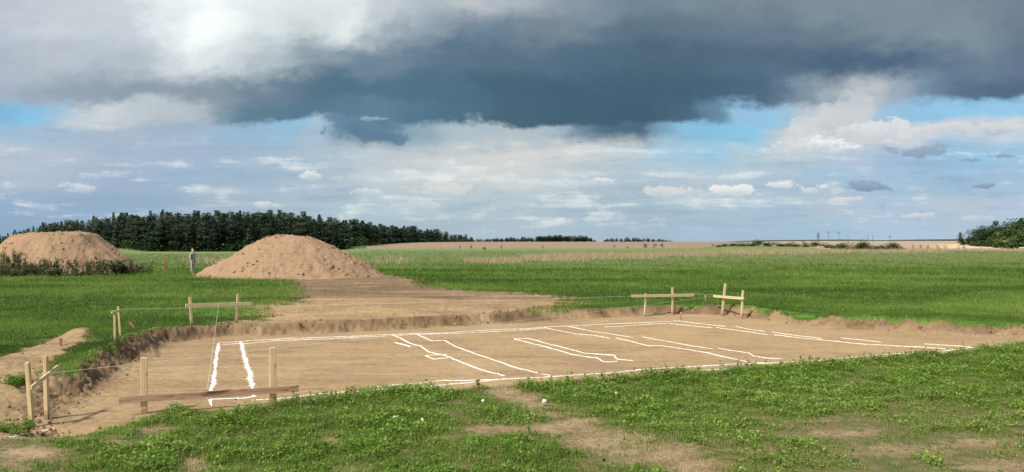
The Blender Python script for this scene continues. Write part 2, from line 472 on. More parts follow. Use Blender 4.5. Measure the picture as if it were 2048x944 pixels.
# ------------------------------------------------------------------ ground sheets
def build_ground():
    U = np.concatenate([np.array([-9000, -5000, -3000, -1800, -1000, -600]), np.linspace(-320, -40, 40), np.arange(-36, 2090, 2.9), np.linspace(2094, 2380, 40), np.array([2700, 3200, 4200, 5500, 8000, 11500])])
    D = np.concatenate([np.linspace(0.8, 7.5, 26), np.geomspace(7.6, 34, 520), np.geomspace(34.1, 120, 170)[0:], np.geomspace(121.5, 6000, 150)])
    uu, dd = np.meshgrid(U, D)
    x = ((uu - 1024) / F * dd).ravel(); y = dd.ravel()
    z, s, df, dl, soil, bare, px, py = fields(x, y)
    pyt = HZ + F * (H - z) / y
    edge = np.interp(px, [690, 735, 1380, 1430, 1500, 1600, 1660, 1800, 3000], [400, 497.5, 496.5, 493, 491.5, 492.5, 500, 501.5, 502])
    far = np.where(y > 130, sstep(0.4, -0.4, pyt - edge), 0)
    # grass grows on under the wood
    far = far * np.where(px < 700, 0, 1)
    pale = np.where(y > 250, sstep(1840, 1930, px) * sstep(487, 489, pyt), 0) * 0.9 + np.where((y > 250) & (px > 1500), 0.35, 0)
    dull = np.where(y > 50, sstep(548, 522, pyt + 9 * fbm(x * 0.05, y * 0.05, 3, 8)), 0) * 0.75
    thin = np.where(y < 24, 1.0, 0) * sstep(24, 19, y) * np.where((px < 340) & (y > 12.5), 0, 1)
    tone = (0.88 + 0.6 * fbm(x * 1.7, y * 1.7, 3, 91)) * np.exp(-((s - 0.24) / 0.32) ** 2) * (y > 12.5) + 0.16 * sstep(0.0, 0.5, s) * (s < 60)
    tone = tone + (s < 0.3) * (0.14 + .25 * fbm(x * .35, y * .9, 4, 95)) * sstep(900, 420, px) + (s < .3) * np.clip(.35 * fbm(x * .25, y * .8, 4, 96), 0, .3)
    tone = tone + 0.45 * sstep(.20, .36, s) * sstep(.70, .50, s) * (y > 13) * (.6 + fbm(x * 2.2, y * 2.2, 3, 98))
    lsoil = sstep(0.4, -0.4, dl)
    tone = tone + 0.18 * lsoil * (s > 0.6)
    # brown humus left where the heaps' topsoil was scraped off
    hum = sstep(0.8, -0.8, df) * sstep(602, 590, py + 9 * fbm(x * 0.3, y * 0.3, 3, 44) - 8 * sstep(800, 1000, px)) * (s > 0.8)
    near_far = hum
    mot = fbm(x * 0.45, y * 0.9, 4, 47)
    tone = np.clip(tone + 0.78 * hum * (1 - .45 * sstep(850, 1000, px)) + 0.55 * np.clip(mot + .1, 0, 1) * (df < 0.3) * (s > .6) - 0.5 * hum * np.clip(-mot - .15, 0, 1) * 2, 0, 1)
    verts = np.stack([x, y, z], 1)
    nr, nc = len(D), len(U)
    idx = np.arange(nr * nc).reshape(nr, nc)
    faces = np.stack([idx[:-1, :-1], idx[:-1, 1:], idx[1:, 1:], idx[1:, :-1]], -1).reshape(-1, 4)
    attrs = dict(soil=soil, bare=bare, tone=tone, far=far, dull=dull, pale=pale, thin=thin)
    fc = faces
    cls = np.zeros(len(fc), int)
    cls[(s[fc].mean(1) < 0.5)] = 1
    so = (soil[fc].mean(1) > 0.5) & (cls == 0); cls[so] = 2
    cls[far[fc].mean(1) > 0.5] = 3
    for k, name in enumerate(['ground', 'building_pit', 'dirt', 'stubble_field']):
        f = fc[cls == k]
        u, inv = np.unique(f, return_inverse=True)
        o = np_mesh(name, verts[u], inv.reshape(f.shape), M['ground'], {a: v[u] for a, v in attrs.items()}, True)
        tag(o, kind='structure')
        o['label'] = ['green meadow turf round the excavation', 'shallow bare earth excavation for a house', 'bare brown soil beside the excavation', 'harvested tan fields below the horizon'][k]
build_ground()

# distant wooded ridges on the skyline
def ridge(pts, d, thick, mat, name='hills'):
    n = len(pts)
    px = np.linspace(pts[0][0], pts[-1][0], 160)
    py = np.interp(px, [p[0] for p in pts], [p[1] for p in pts]) + 0.45 * fbm(px * 0.25, px * 0, 3, int(d) % 97)
    v = []; 
    for k, (dz, dd) in enumerate([(-40, -thick), (0, 0), (-40, thick)]):
        for a, b in zip(px, py):
            yy = d + dd
            v.append(((a - 1024) / F * d, yy, H - (b - HZ) * d / F + dz))
    m = len(px); f = []
    for r in range(2):
        for i in range(m - 1):
            f.append((r * m + i, r * m + i + 1, (r + 1) * m + i + 1, (r + 1) * m + i))
    o = np_mesh(name, np.array(v), np.array(f), mat, None, True)
    return tag(o, kind='structure')
M['ridge'] = mat_plain('far_wood', (0.035, 0.05, 0.045), (0.055, 0.07, 0.06), 0.02)
M['ridge_haze'] = mat_plain('far_hazed_wood', (0.09, 0.13, 0.17), (0.11, 0.15, 0.19), 0.02)  # distance haze painted into the wood's colour as blue
ridge([(1425, 486), (1450, 483.5), (1490, 481.5), (1540, 480.2), (1640, 479.4), (1690, 478.9), (1725, 479.3), (1760, 480.3), (1830, 479), (1920, 478.2), (2000, 478), (2200, 478)], 2200, 160, M['ridge'])
ridge([(1310, 490), (1345, 484.2), (1360, 483.6), (1380, 486), (1396, 484.5), (1412, 483.6), (1440, 485.2), (1480, 484), (1520, 486)], 4500, 300, M['ridge_haze'])

# ------------------------------------------------------------------ spoil heaps
HEAPS = []
def heap(name, cx, cy, a_left, a_right, b, hgt, prof, seed, mat, rough):
    n = 230
    g = np.linspace(-1.22, 1.22, n)
    gx, gy = np.meshgrid(g, g)
    a = np.where(gx < 0, a_left, a_right)
    x = gx * a; y = gy * b
    r = np.sqrt(gx ** 2 + gy ** 2) + 0.05 * fbm(gx * 2, gy * 2, 3, seed)
    rr, hh = zip(*prof)
    z = np.interp(r, rr, hh) * hgt
    on = sstep(1.08, 0.9, r)
    z = z + on * rough * (0.16 * fbm(x * 0.5, y * 0.5, 3, seed + 3) + 0.05 * fbm(x * 1.9, y * 1.9, 4, seed + 5) + 0.09 * sstep(.25, .7, fbm(x * 2.3, y * 2.3, 3, seed + 9)))
    # rills where loose soil has slid down
    ang = np.arctan2(gy, gx)
    z = z + on * 0.06 * fbm(ang * 5.0, r * 1.2, 3, seed + 31) * sstep(0.2, 0.6, r)
    gz = GV((x + cx).ravel(), (y + cy).ravel()).reshape(x.shape)
    z = np.where(r > 1.06, -0.25, z) + gz
    z0 = G(cx, cy)
    HEAPS.append((x + cx, y + cy, z, r))
    verts = np.stack([x.ravel(), y.ravel(), z.ravel() - z0], 1)
    idx = np.arange(n * n).reshape(n, n)
    f = np.stack([idx[:-1, :-1], idx[:-1, 1:], idx[1:, 1:], idx[1:, :-1]], -1).reshape(-1, 4)
    o = np_mesh(name, verts, f, mat, None, True); o.location = (cx, cy, z0)
    return o
hx = (582 - 1024) / F * 55.5
o = heap('soil_heap', hx, 55.5, 6.3, 6.2, 4.9, 2.75, [(0, 1.02), (.10, 1.0), (.22, .955), (.43, .79), (.62, .55), (.8, .30), (.92, .13), (1.0, 0.02), (1.06, -.02), (2, -.1)], 40, M['heap'], 1.0)
tag(o, 'fresh bare reddish tan earth heap standing behind the excavation, no weeds on it', 'soil heap')
HX1, HY1 = hx, 55.5
hx2 = (112 - 1024) / F * 62.0
o = heap('soil_heap', hx2, 62.0, 6.0, 6.7, 5.2, 3.05, [(0, 1), (.34, .99), (.46, .93), (.58, .72), (.72, .48), (.86, .22), (1.0, 0.02), (1.06, -.02), (2, -.1)], 60, M['heap_old'], 1.1)
tag(o, 'flat-topped older earth heap with dark weeds round its foot, by the left edge', 'soil heap')
HX2, HY2 = hx2, 62.0
def heap_z(px_, py_, which):
    pass

# ------------------------------------------------------------------ leaf soup builders
def leaf_quads(cx, cy, cz, ln, wd, yaw, pitch, tint):
    """folded diamond leaves, one per row"""
    dx = np.cos(yaw) * np.cos(pitch); dy = np.sin(yaw) * np.cos(pitch); dz = np.sin(pitch)
    sx = -np.sin(yaw); sy = np.cos(yaw)
    n = len(cx); v = np.zeros((n, 4, 3))
    c = np.stack([cx, cy, cz], 1); d = np.stack([dx, dy, dz], 1); s = np.stack([sx, sy, np.zeros(n)], 1)
    up = np.array([0, 0, 1.0])
    v[:, 0] = c
    v[:, 1] = c + d * (ln * 0.55)[:, None] + s * (wd * 0.5)[:, None] + up * (wd * 0.12)[:, None]
    v[:, 2] = c + d * ln[:, None]
    v[:, 3] = c + d * (ln * 0.55)[:, None] - s * (wd * 0.5)[:, None] + up * (wd * 0.12)[:, None]
    f = np.arange(n * 4).reshape(n, 4)
    return v.reshape(-1, 3), f, np.repeat(tint, 4)

def blades(cx, cy, cz, h, w, yaw, lean, tint):
    n = len(cx); v = np.zeros((n, 3, 3))
    sx = np.cos(yaw); sy = np.sin(yaw)
    v[:, 0] = np.stack([cx - sx * w * .5, cy - sy * w * .5, cz], 1)
    v[:, 1] = np.stack([cx + sx * w * .5, cy + sy * w * .5, cz], 1)
    v[:, 2] = np.stack([cx - sy * lean * h, cy + sx * lean * h, cz + h * np.sqrt(np.maximum(1 - lean ** 2, .2))], 1)
    return v.reshape(-1, 3), np.arange(n * 3).reshape(n, 3), np.repeat(tint, 3)

def fg_points(n, y0=7.4, y1=23.0):
    y = np.sqrt(rng.uniform(y0 ** 2, y1 ** 2, n)); pxx = rng.uniform(-160, 2210, n)
    # a thinner ring all round the framed part
    m = int(n * .35)
    ys = rng.uniform(3.0, y1, m); xs = rng.uniform(-17, 17, m) * (.6 + ys / 40); ps = 1024 + F * xs / ys
    out = (ps < -160) | (ps > 2210) | (ys < y0)
    return np.concatenate([(pxx - 1024) / F * y, xs[out]]), np.concatenate([y, ys[out]])

def fg_cover(x, y):
    z, s, df, dl, soil, bare, px, py = fields(x, y)
    n1 = fbm(x * 0.9, y * 0.9, 4, 100); n2 = fbm(x * 3.1, y * 3.1, 3, 101)
    dens = 0.74 + 0.65 * n1 + 0.95 * n2 - 1.10 * bare * (1 + .9 * n2)
    # the turf wears thinner towards the lower right
    dens = dens - 0.36 * sstep(1250, 1800, px) * sstep(760, 850, py) - 0.12 * sstep(900, 1300, px) * sstep(800, 900, py)
    dens = dens - 0.3 * sstep(380, 150, px) * sstep(0, 1, 1.0)
    lip = np.exp(-((s - 0.45) / 0.45) ** 2)
    dens = dens + 0.25 * lip * (px > 430)
    # it stops at the lip of the pit, ragged
    ok = (s > 0.22 + 0.25 * n2) & (dl > 0.15)
    ok &= ~((s < 2.5) & (y > 21.0) & (px < 1900))
    nearside = (py > np.interp(px, [-60, 60, 150, 430, 600, 1100, 1500, 2048, 2300], [872, 872, 852, 800, 780, 744, 715, 668, 655]))
    return z, np.where(ok & nearside, dens, -1), px, py, s, n1, n2, bare

def build_foreground():
    # clover and weeds: leaves
    x, y = fg_points(800000)
    keep = rng.random(len(x)) < np.clip(13.0 / y, 0, 1) ** 1.5
    x, y = x[keep], y[keep]
    z, dens, px, py, s, n1, n2, bare = fg_cover(x, y)
    k = rng.random(len(x)) < np.clip(dens, 0, 1)
    x, y, z, dens, px, py, s, n1, n2, bare = [a[k] for a in (x, y, z, dens, px, py, s, n1, n2, bare)]
    lip = np.exp(-((s - 0.5) / 0.5) ** 2) * (px > 430)
    hh = np.clip(0.040 + 0.060 * (n1 + 0.9 * n2 + 0.3) + 0.05 * lip, 0.015, 0.24) * np.clip(dens, 0.2, 1.2)
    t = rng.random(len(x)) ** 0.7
    big = 1 + 0.03 * (y - 9)
    ln = rng.uniform(0.020, 0.052, len(x)) * big * np.clip(.9 + .5 * n1, .7, 1.3)
    yellow = 0.22 * sstep(1200, 1800, px) * sstep(740, 860, py)
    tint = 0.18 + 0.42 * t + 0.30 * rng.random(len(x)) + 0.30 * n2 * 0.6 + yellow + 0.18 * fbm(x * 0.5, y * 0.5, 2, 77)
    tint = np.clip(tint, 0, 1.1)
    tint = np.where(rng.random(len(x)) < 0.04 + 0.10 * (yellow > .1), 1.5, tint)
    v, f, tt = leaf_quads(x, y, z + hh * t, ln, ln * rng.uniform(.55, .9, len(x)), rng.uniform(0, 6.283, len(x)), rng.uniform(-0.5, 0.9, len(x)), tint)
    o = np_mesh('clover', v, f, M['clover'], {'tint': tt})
    tag(o, 'low leafy clover and weeds covering the foreground', 'ground cover', kind='stuff')
    print('clover', len(f))
    # grass blades
    x, y = fg_points(900000)
    keep = rng.random(len(x)) < np.clip(13.0 / y, 0, 1) ** 1.5
    x, y = x[keep], y[keep]
    z, dens, px, py, s, n1, n2, bare = fg_cover(x, y)
    k = rng.random(len(x)) < np.clip(dens * 0.7 + 0.42 * (dens > -0.9), 0, 1)
    x, y, z, dens, px, py, s, n1, n2, bare = [a[k] for a in (x, y, z, dens, px, py, s, n1, n2, bare)]
    h = rng.uniform(0.05, 0.16, len(x)) * np.clip(0.60 + 0.5 * n1 + 0.3 * dens, 0.3, 1.5)
    tint = np.clip(0.25 + 0.6 * rng.random(len(x)) + 0.2 * n2, 0, 1.1)
    drym = rng.random(len(x)) < 0.10 + 0.35 * np.clip(0.55 - dens, 0, 1) + 0.22 * sstep(1250, 1800, px) * sstep(770, 850, py)
    tint = np.where(drym, 1.5, tint); h = np.where(drym, h * 0.6, h)
    v, f, tt = blades(x, y, z - 0.005, h, rng.uniform(0.005, 0.010, len(x)), rng.uniform(0, 6.283, len(x)), rng.uniform(-.8, .8, len(x)), tint)
    o = np_mesh('grass', v, f, M['blade'], {'tint': tt})
    tag(o, 'short grass blades mixed with the foreground clover', 'grass', kind='stuff')
    print('blades', len(f))
    # taller leafy weeds that fringe the lip of the pit and dot the turf
    pts = []
    n = 13000
    x, y = fg_points(n, 8.0, 21.5)
    z, dens, px, py, s, n1, n2, bare = fg_cover(x, y)
    n = len(x)
    want = np.where((s < 0.75) & (dens > -0.5) & (px > 420), 0.30, 0.012) * (dens > 0.25) * (px < 1990)
    k = rng.random(n) < want
    vs, fs, ts = [], [], []; off = 0
    for xx, yy, z0 in zip(x[k], y[k], z[k]):
        m = int(rng.integers(10, 26)); hgt = rng.uniform(0.10, 0.24)
        t = rng.random(m) ** 0.6; lx = rng.normal(0, .03, 1)[0]; ly = rng.normal(0, .03, 1)[0]
        yaw = rng.uniform(0, 6.283, m)
        v, f, tt = leaf_quads(xx + lx * t, yy + ly * t, z0 + hgt * t, rng.uniform(.025, .06, m), rng.uniform(.018, .034, m), yaw, rng.uniform(-.3, .8, m), np.clip(0.1 + .5 * rng.random(m), 0, 1))
        vs.append(v); fs.append(f + off); ts.append(tt); off += len(v)
    o = np_mesh('weeds', np.concatenate(vs), np.concatenate(fs), M['clover'], {'tint': np.concatenate(ts)})
    tag(o, 'taller leafy weeds fringing the near lip of the pit', 'weeds', kind='stuff')
    print('weeds', len(vs))
build_foreground()

def in_heaps(x, y, k=1.0):
    a = ((x - HX1) / (6.3 * k)) ** 2 + ((y - HY1) / (4.8 * k)) ** 2 < 1
    b = ((x - HX2) / (7.2 * k)) ** 2 + ((y - HY2) / (5.1 * k)) ** 2 < 1
    return a | b

def build_meadow():
    n = 300000
    pyy = rng.uniform(500, 705, n); pxx = rng.uniform(-120, 2170, n)
    y = H * F / (pyy - HZ); x = (pxx - 1024) / F * y
    z, s, df, dl, soil, bare, px, py = fields(x, y)
    # the tongue of grass between the bare soil and the pit, and the turf left of it
    pxx2 = rng.uniform(-120, 420, 60000); pyy2 = rng.uniform(690, 800, 60000); y2 = H * F / (pyy2 - HZ)
    x = np.concatenate([x, (pxx2 - 1024) / F * y2]); y = np.concatenate([y, y2])
    # beyond the frame at both sides
    m = 260000
    xo = np.where(rng.random(m) < .65, -1, 1) * rng.uniform(4, 50, m); yo = 7 + 70 * rng.random(m) ** 1.3; po = 1024 + F * xo / yo
    out = ((po < -120) | (po > 2170)) & ((xo < 0) | (yo > 19))
    x = np.concatenate([x, xo[out]]); y = np.concatenate([y, yo[out]]); n = len(x)
    z, s, df, dl, soil, bare, px, py = fields(x, y)
    n1 = fbm(x * 0.12, y * 0.12, 4, 200); n2 = fbm(x * 0.7, y * 0.7, 3, 201)
    ok = (s > 0.32) & (df > -0.5) & (dl > -0.05) & ~in_heaps(x, y, 0.98) & (y > np.where(px < 0, 7, 13)) & (y < 170)
    ok &= ~((px > 380) & (y < 20.5))
    # not on the near side of the pit: that turf is built with the foreground
    ok &= ~((px > 1900) & (y < 21))
    k = ok & (rng.random(n) < 0.9)
    x, y, z, n1, n2, px, py = [a[k] for a in (x, y, z, n1, n2, px, py)]
    m = len(x)
    rep = 3
    x = np.repeat(x, rep) + rng.normal(0, .05, m * rep) * np.repeat(y, rep) / 30; y = np.repeat(y, rep) + rng.normal(0, .05, m * rep) * np.repeat(y, rep) / 30
    z = np.repeat(z, rep); n1 = np.repeat(n1, rep); n2 = np.repeat(n2, rep)
    d = y / 30 * np.where((np.repeat(px, rep) < -120) | (np.repeat(px, rep) > 2170), 1.5, 1.0)
    h = rng.uniform(.05, .15, len(x)) * (1 + 0.5 * n2) * np.clip(d, .6, 2.0); w = rng.uniform(.008, .018, len(x)) * np.clip(d, .5, 5)
    tint = np.clip(0.42 + 0.4 * (rng.random(len(x)) - .5) + 0.75 * n1 + 0.5 * n2 + 0.5 * fbm(x * .05, y * .22, 3, 207) + 0.35 * sstep(55, 110, y), 0, 1.1)
    tint = np.where(rng.random(len(x)) < 0.9 * sstep(55, 120, y), 1.5, tint)
    v, f, tt = blades(x, y, z - .01, h, w, rng.uniform(0, 6.283, len(x)), rng.uniform(-.7, .7, len(x)), tint)
    o = np_mesh('meadow_grass', v, f, M['meadow'], {'tint': tt})
    tag(o, 'green meadow grass beyond and beside the excavation', 'grass', kind='stuff')
    # white clover heads
    n = 3000
    pyy = 520 + 115 * rng.random(n) ** 0.8; pxx = rng.uniform(-100, 2150, n)
    y = H * F / (pyy - HZ); x = (pxx - 1024) / F * y
    z, s, df, dl, soil, bare, px, py = fields(x, y)
    c = fbm(x * 0.35, y * 0.35, 3, 300)
    k = (s > 0.7) & (df > 0.3) & (dl > 0.2) & ~in_heaps(x, y, 1.02) & (rng.random(n) < np.clip(0.22 + 1.2 * c + 0.25 * (px > 1150), 0, 1)) & ~((px > 380) & (y < 20.5)) & ~((px > 1900) & (y < 21))
    x, y, z = x[k], y[k], z[k]; m = len(x)
    h = rng.uniform(.10, .16, m); sz = rng.uniform(.018, .034, m) * np.clip(y / 30, .7, 1.6)
    v, f, tt = leaf_quads(np.repeat(x, 3), np.repeat(y, 3), np.repeat(z + h, 3), np.repeat(sz, 3), np.repeat(sz, 3), np.tile([0, 2.1, 4.2], m) + np.repeat(rng.random(m) * 6, 3), np.full(m * 3, 0.9), rng.random(m * 3))
    o = np_mesh('clover_blossoms', v, f, M['petal'], {'tint': tt})
    tag(o, 'white clover blossoms dotting the green meadow', 'blossoms', kind='stuff')
build_meadow()

def build_straw():
    vs = []; fs = []; ts = []; off = 0
    strips = [(925, 1045, 524, 531, 900), (1040, 1180, 515, 527, 1500), (1150, 1330, 512, 522, 1500), (1300, 1440, 505, 516, 1200), (1430, 1660, 501, 513, 1900), (1640, 1900, 499, 510, 2000),
              (730, 830, 516, 534, 110), (1880, 2120, 501, 506, 700), (1080, 1420, 508, 516, 700), (430, 470, 510, 535, 110), (360, 460, 515, 535, 120)]
    for a, b, c, d, n in strips:
        n *= 5
        q = rng.random(n)
        pxx = a + (b - a) * rng.random(n); pyy = c + (d - c) * q
        y = (H + 0.2) * F / (pyy - HZ); x = (pxx - 1024) / F * y
        e = np.minimum(pxx - a, b - pxx) / 30.0
        keep = (1.3 * fbm(x * .12, y * .06, 4, 400) + rng.random(n) * .9 > 0.05) & (rng.random(n) < np.clip(e + .05, 0, 1)) & (rng.random(n) < 0.25 + .75 * np.sin(q * 3.14))
        x, y = x[keep], y[keep]; m = len(x)
        z = GV(x, y)
        h = rng.uniform(.18, .75, m) * (1 + .3 * fbm(x * .3, y * .3, 2, 12)); w = rng.uniform(.03, .07, m)
        v, f, tt = blades(x, y, z - .02, h, w, rng.normal(0, .5, m), rng.uniform(-.35, .35, m), np.clip(rng.random(m) * .9 + .1, 0, 1))
        vs.append(v); fs.append(f + off); ts.append(tt); off += len(v)
    o = np_mesh('dry_grass', np.concatenate(vs), np.concatenate(fs), M['straw'], {'tint': np.concatenate(ts)})
    tag(o, 'strips of tall straw-coloured dry grass across the far meadow', 'dry grass', kind='stuff')
build_straw()

# loose clods along the cut edges
def build_clods():
    bm = bmesh.new(); bmesh.ops.create_icosphere(bm, subdivisions=1, radius=1.0)
    bv = np.array([v.co[:] for v in bm.verts]); bf = np.array([[v.index for v in f.verts] for f in bm.faces]); bm.free()
    n = 90000
    pxx = rng.uniform(-100, 2150, n); pyy = rng.uniform(560, 880, n)
    y = (H + .15) * F / (pyy - HZ); x = (pxx - 1024) / F * y
    z, s, df, dl, soil, bare, px, py = fields(x, y)
    p = 0.75 * np.exp(-((s - 0.2) / 0.35) ** 2) * ((px < 420) | (y > 19.5)) * (0.35 + 0.65 * ((px > 1450) | (px < 480))) + 0.05 * (dl < 0) * (s > .3) + 0.015 * (df < 0) + 0.012 * (s < -0.1)
    k = rng.random(n) < p * 0.55
    x, y, z, s = x[k], y[k], z[k], s[k]; m = len(x)
    r = 0.008 + 0.060 * rng.random(m) ** 4
    r = np.where(s < -.3, r * .4, r) * np.where(px[k] < 420, .55, .9)
    for hx_, hy_, hz_, hr_ in HEAPS:
        on = np.flatnonzero((hr_.ravel() < 1.04) & (hy_.ravel() < hy_.mean() + 1.5) & (fbm(hx_.ravel() * .55, hy_.ravel() * .55, 3, 88) + .25 * (hr_.ravel() - .6) > .12))
        pick = rng.choice(on, 300, replace=False)
        x = np.concatenate([x, hx_.ravel()[pick]]); y = np.concatenate([y, hy_.ravel()[pick]]); z = np.concatenate([z, hz_.ravel()[pick]])
        low_ = hr_.ravel()[pick] / 1.04
        r = np.concatenate([r, (.015 + .10 * rng.random(300) ** 3.5) * (.7 + .5 * low_)])
    m = len(x)
    V = np.repeat(bv[None], m, 0) * (1 + .35 * rng.normal(0, .6, (m, len(bv), 1)).clip(-1, 1)) * (rng.uniform(.6, 1.2, (m, 1, 3)) * r[:, None, None])
    V += np.stack([x, y, z + r * .3], 1)[:, None, :]
    Fc = bf[None] + (np.arange(m) * len(bv))[:, None, None]
    o = np_mesh('dirt_clods', V.reshape(-1, 3), Fc.reshape(-1, 3), M['clod'])
    tag(o, 'loose brown clods crumbled along the cut edges of the pit', 'dirt clods', kind='stuff')
    print('clods', m)
build_clods()

# ------------------------------------------------------------------ lime lines
def lime(pts, width, label, spike=0.0, seed=0, group='white lime lines of the foundation plan'):
    r = np.random.default_rng(seed)
    W = [ground_at(a, b) for a, b in pts]
    xs, ys = [], []
    for a, b in zip(W[:-1], W[1:]):
        n = max(2, int((b - a).length / 0.035))
        for k in range(n):
            xs.append(a.x + (b.x - a.x) * k / n); ys.append(a.y + (b.y - a.y) * k / n)
    xs.append(W[-1].x); ys.append(W[-1].y)
    xs = np.array(xs); ys = np.array(ys); n = len(xs)
    s = np.arange(n) * 0.035
    tx = np.gradient(xs); ty = np.gradient(ys); l = np.hypot(tx, ty) + 1e-9; nx, ny = -ty / l, tx / l
    wob = 0.022 * fbm(s * 1.6, s * 0 + seed * 3.1, 3, seed)
    xs = xs + nx * wob; ys = ys + ny * wob
    thin = np.clip(0.9 + 0.75 * fbm(s * 0.9, s * 0 + 9.2 + seed, 4, seed + 5), 0.18, 1.5)
    wl = width * .5 * thin * (0.85 + 0.3 * r.random(n)) + spike * (r.random(n) ** 6); wr = width * .5 * thin * (0.85 + 0.3 * r.random(n)) + spike * (r.random(n) ** 5)
    rows = []; ed = []
    for o, e, dz in [(wl, 1.0, -0.004), (wl * .45, 0.15, 0.008), (-wr * .45, 0.15, 0.008), (-wr, 1.0, -0.004)]:
        X_, Y_ = xs + nx * o, ys + ny * o
        rows.append(np.stack([X_, Y_, GV(X_, Y_) + dz + (0.004 * r.random(n) if e < .5 else 0)], 1)); ed.append(np.full(n, e))
    v = np.stack(rows, 1).reshape(-1, 3); ed = np.stack(ed, 1).ravel()
    f = []
    for i in range(n - 1):
        for k in range(3):
            f.append((i * 4 + k, i * 4 + k + 1, (i + 1) * 4 + k + 1, (i + 1) * 4 + k))
    o = np_mesh('lime_line', v, np.array(f), M['lime'], {'edge': ed})
    return tag(o, label, 'lime line', group)

LIME = [
 ([(437, 685), (576, 677), (700, 673), (784, 669), (885, 666), (953, 662), (1035, 658), (1095, 654), (1180, 650), (1270, 646), (1361, 642)], .055, 'longest white lime line along the far bank, ending at the far corner peg', 0),
 ([(444, 689), (502, 687), (560, 681), (645, 678.5), (784, 671.5), (851, 669), (926, 666.5), (1035, 661), (1090, 656.5)], .05, 'thinner white lime line just inside the far edge line, left half', 0),
 ([(1208, 654), (1270, 651), (1334, 647)], .05, 'short white lime line inside the far edge line, close to the far corner', 0),
 ([(1361, 642), (1388, 646.5), (1452, 653)], .05, 'short white lime line running right from the far corner of the plan', 0),
 ([(1471, 653), (1500, 659), (1530, 663)], .05, 'faint white lime dash below the far right pair of stakes', 0),
 ([(1544, 664), (1571, 668.5), (1646, 677)], .045, 'thin white lime dash above the long right side line', 0),
 ([(1681, 676), (1733, 681), (1764, 685)], .05, 'lone white lime dash nearest the right bank', 0),
 ([(1849, 688), (1900, 691.5), (1947, 695)], .045, 'thin white lime dash at the extreme right corner of the plan', 0),
 ([(1337, 646.5), (1368, 650), (1424, 656)], .05, 'inner white lime line leaving the far corner towards the right', 0),
 ([(1434, 655), (1490, 663), (1537, 669.5)], .05, 'middle piece of white lime line on the right side of the plan', 0),
 ([(1549, 670), (1629, 678.6), (1710, 687), (1777, 691), (1835, 694), (1893, 698)], .065, 'long bold white lime line on the right side, running to the right corner', 0),
 ([(1947, 695), (1896, 701), (1845, 706), (1777, 708), (1710, 714), (1666, 718.6), (1598, 722.7), (1541, 726), (1456, 729.5), (1392, 733.5), (1317, 737), (1276, 739.7), (1236, 745), (1185, 748), (1100, 754), (1048, 756.6), (933, 761.7), (885, 760.7), (841, 766.8), (753, 773.6)], .06, 'longest white lime line along the near side, skirting the green weeds', 0),
 ([(1011, 758), (967, 763), (865, 772), (760, 778.6), (640, 788), (542, 799), (505, 801)], .055, 'white lime line at the near edge passing in front of the stained plank', 0),
 ([(420, 799), (481, 797), (512, 793)], .055, 'short white lime line under the stained plank, left end', .01),
 ([(421, 799), (423, 806), (425, 813)], .09, 'stubby white lime end mark in the grass under the stained plank', .01),
 ([(437, 687), (433, 715), (430, 740), (427, 765), (421, 797)], .105, 'thick ragged white lime line leading to the stained plank, leftmost of the plan', .05),
 ([(483, 684), (488, 709), (497, 740), (505, 772), (509, 793)], .105, 'thick ragged white lime line ending behind the stained plank by the tall stake', .10),
 ([(784, 669), (797, 674.6), (821, 687), (841, 692), (858, 704), (889, 711), (926, 726), (967, 741), (1011, 752)], .075, 'wavy white lime line of the cross wall, touching the small lime box', 0),
 ([(833, 668), (865, 682), (889, 681), (912.5, 694), (960, 711), (1034, 736), (1102, 752)], .075, 'wavy white lime line of the cross wall, right of the small box', 0),
 ([(893, 709), (851, 711.5), (867, 718), (897, 716)], .055, 'small open white lime box beside the cross wall line', 0),
 ([(791, 685.5), (806, 689), (821, 694)], .16, 'smeared white lime spill on the bare floor left of the cross wall', .06),
 ([(1028, 678), (1058, 677), (1089, 686), (1143, 699), (1167, 706), (1200, 709), (1229, 711), (1236, 719), (1266, 721)], .065, 'upper white lime side of the narrow slanting strip in the middle', .01),
 ([(1029, 679), (1062, 687), (1099, 696), (1143, 709), (1195, 716), (1208, 724), (1234, 723)], .065, 'lower white lime side of the narrow slanting strip in the middle', .01),
 ([(1089, 655), (1100, 657.6), (1151, 668), (1188, 671), (1222, 677)], .055, 'white lime line of the right partition starting at the far edge line', 0),
 ([(1232, 676), (1263, 683), (1297, 692), (1317, 691.5), (1351, 695), (1415, 706), (1490, 723), (1537, 727)], .065, 'long white lime line of the right partition reaching the near edge line', 0),
 ([(1137, 653), (1185, 663), (1229, 669), (1266, 675)], .055, 'second white lime line of the right partition near the far bank', 0),
 ([(1285, 674), (1347, 685), (1388, 693), (1427, 698)], .055, 'detached middle piece of white lime line in the right partition', 0),
 ([(1436, 697), (1497, 706), (1507, 712.5), (1536, 717), (1563, 718)], .06, 'white lime line of the right partition with a kinked near end', 0),
 ([(1400, 741), (1432, 739), (1466, 738)], .05, 'white lime dash almost hidden behind the weeds of the near lip', 0),
 ([(15, 876), (45, 869), (68, 865)], .06, 'white lime dash in the grass below the twin stakes at the lower left', .01),
 ([(82, 862), (96, 860), (108, 857)], .055, 'tiny white lime dash in the grass beside the twin stakes', .01),
]
for i, (pts, w, lab, sp) in enumerate(LIME):
    lime(pts, w * .8, lab, sp, i + 1)

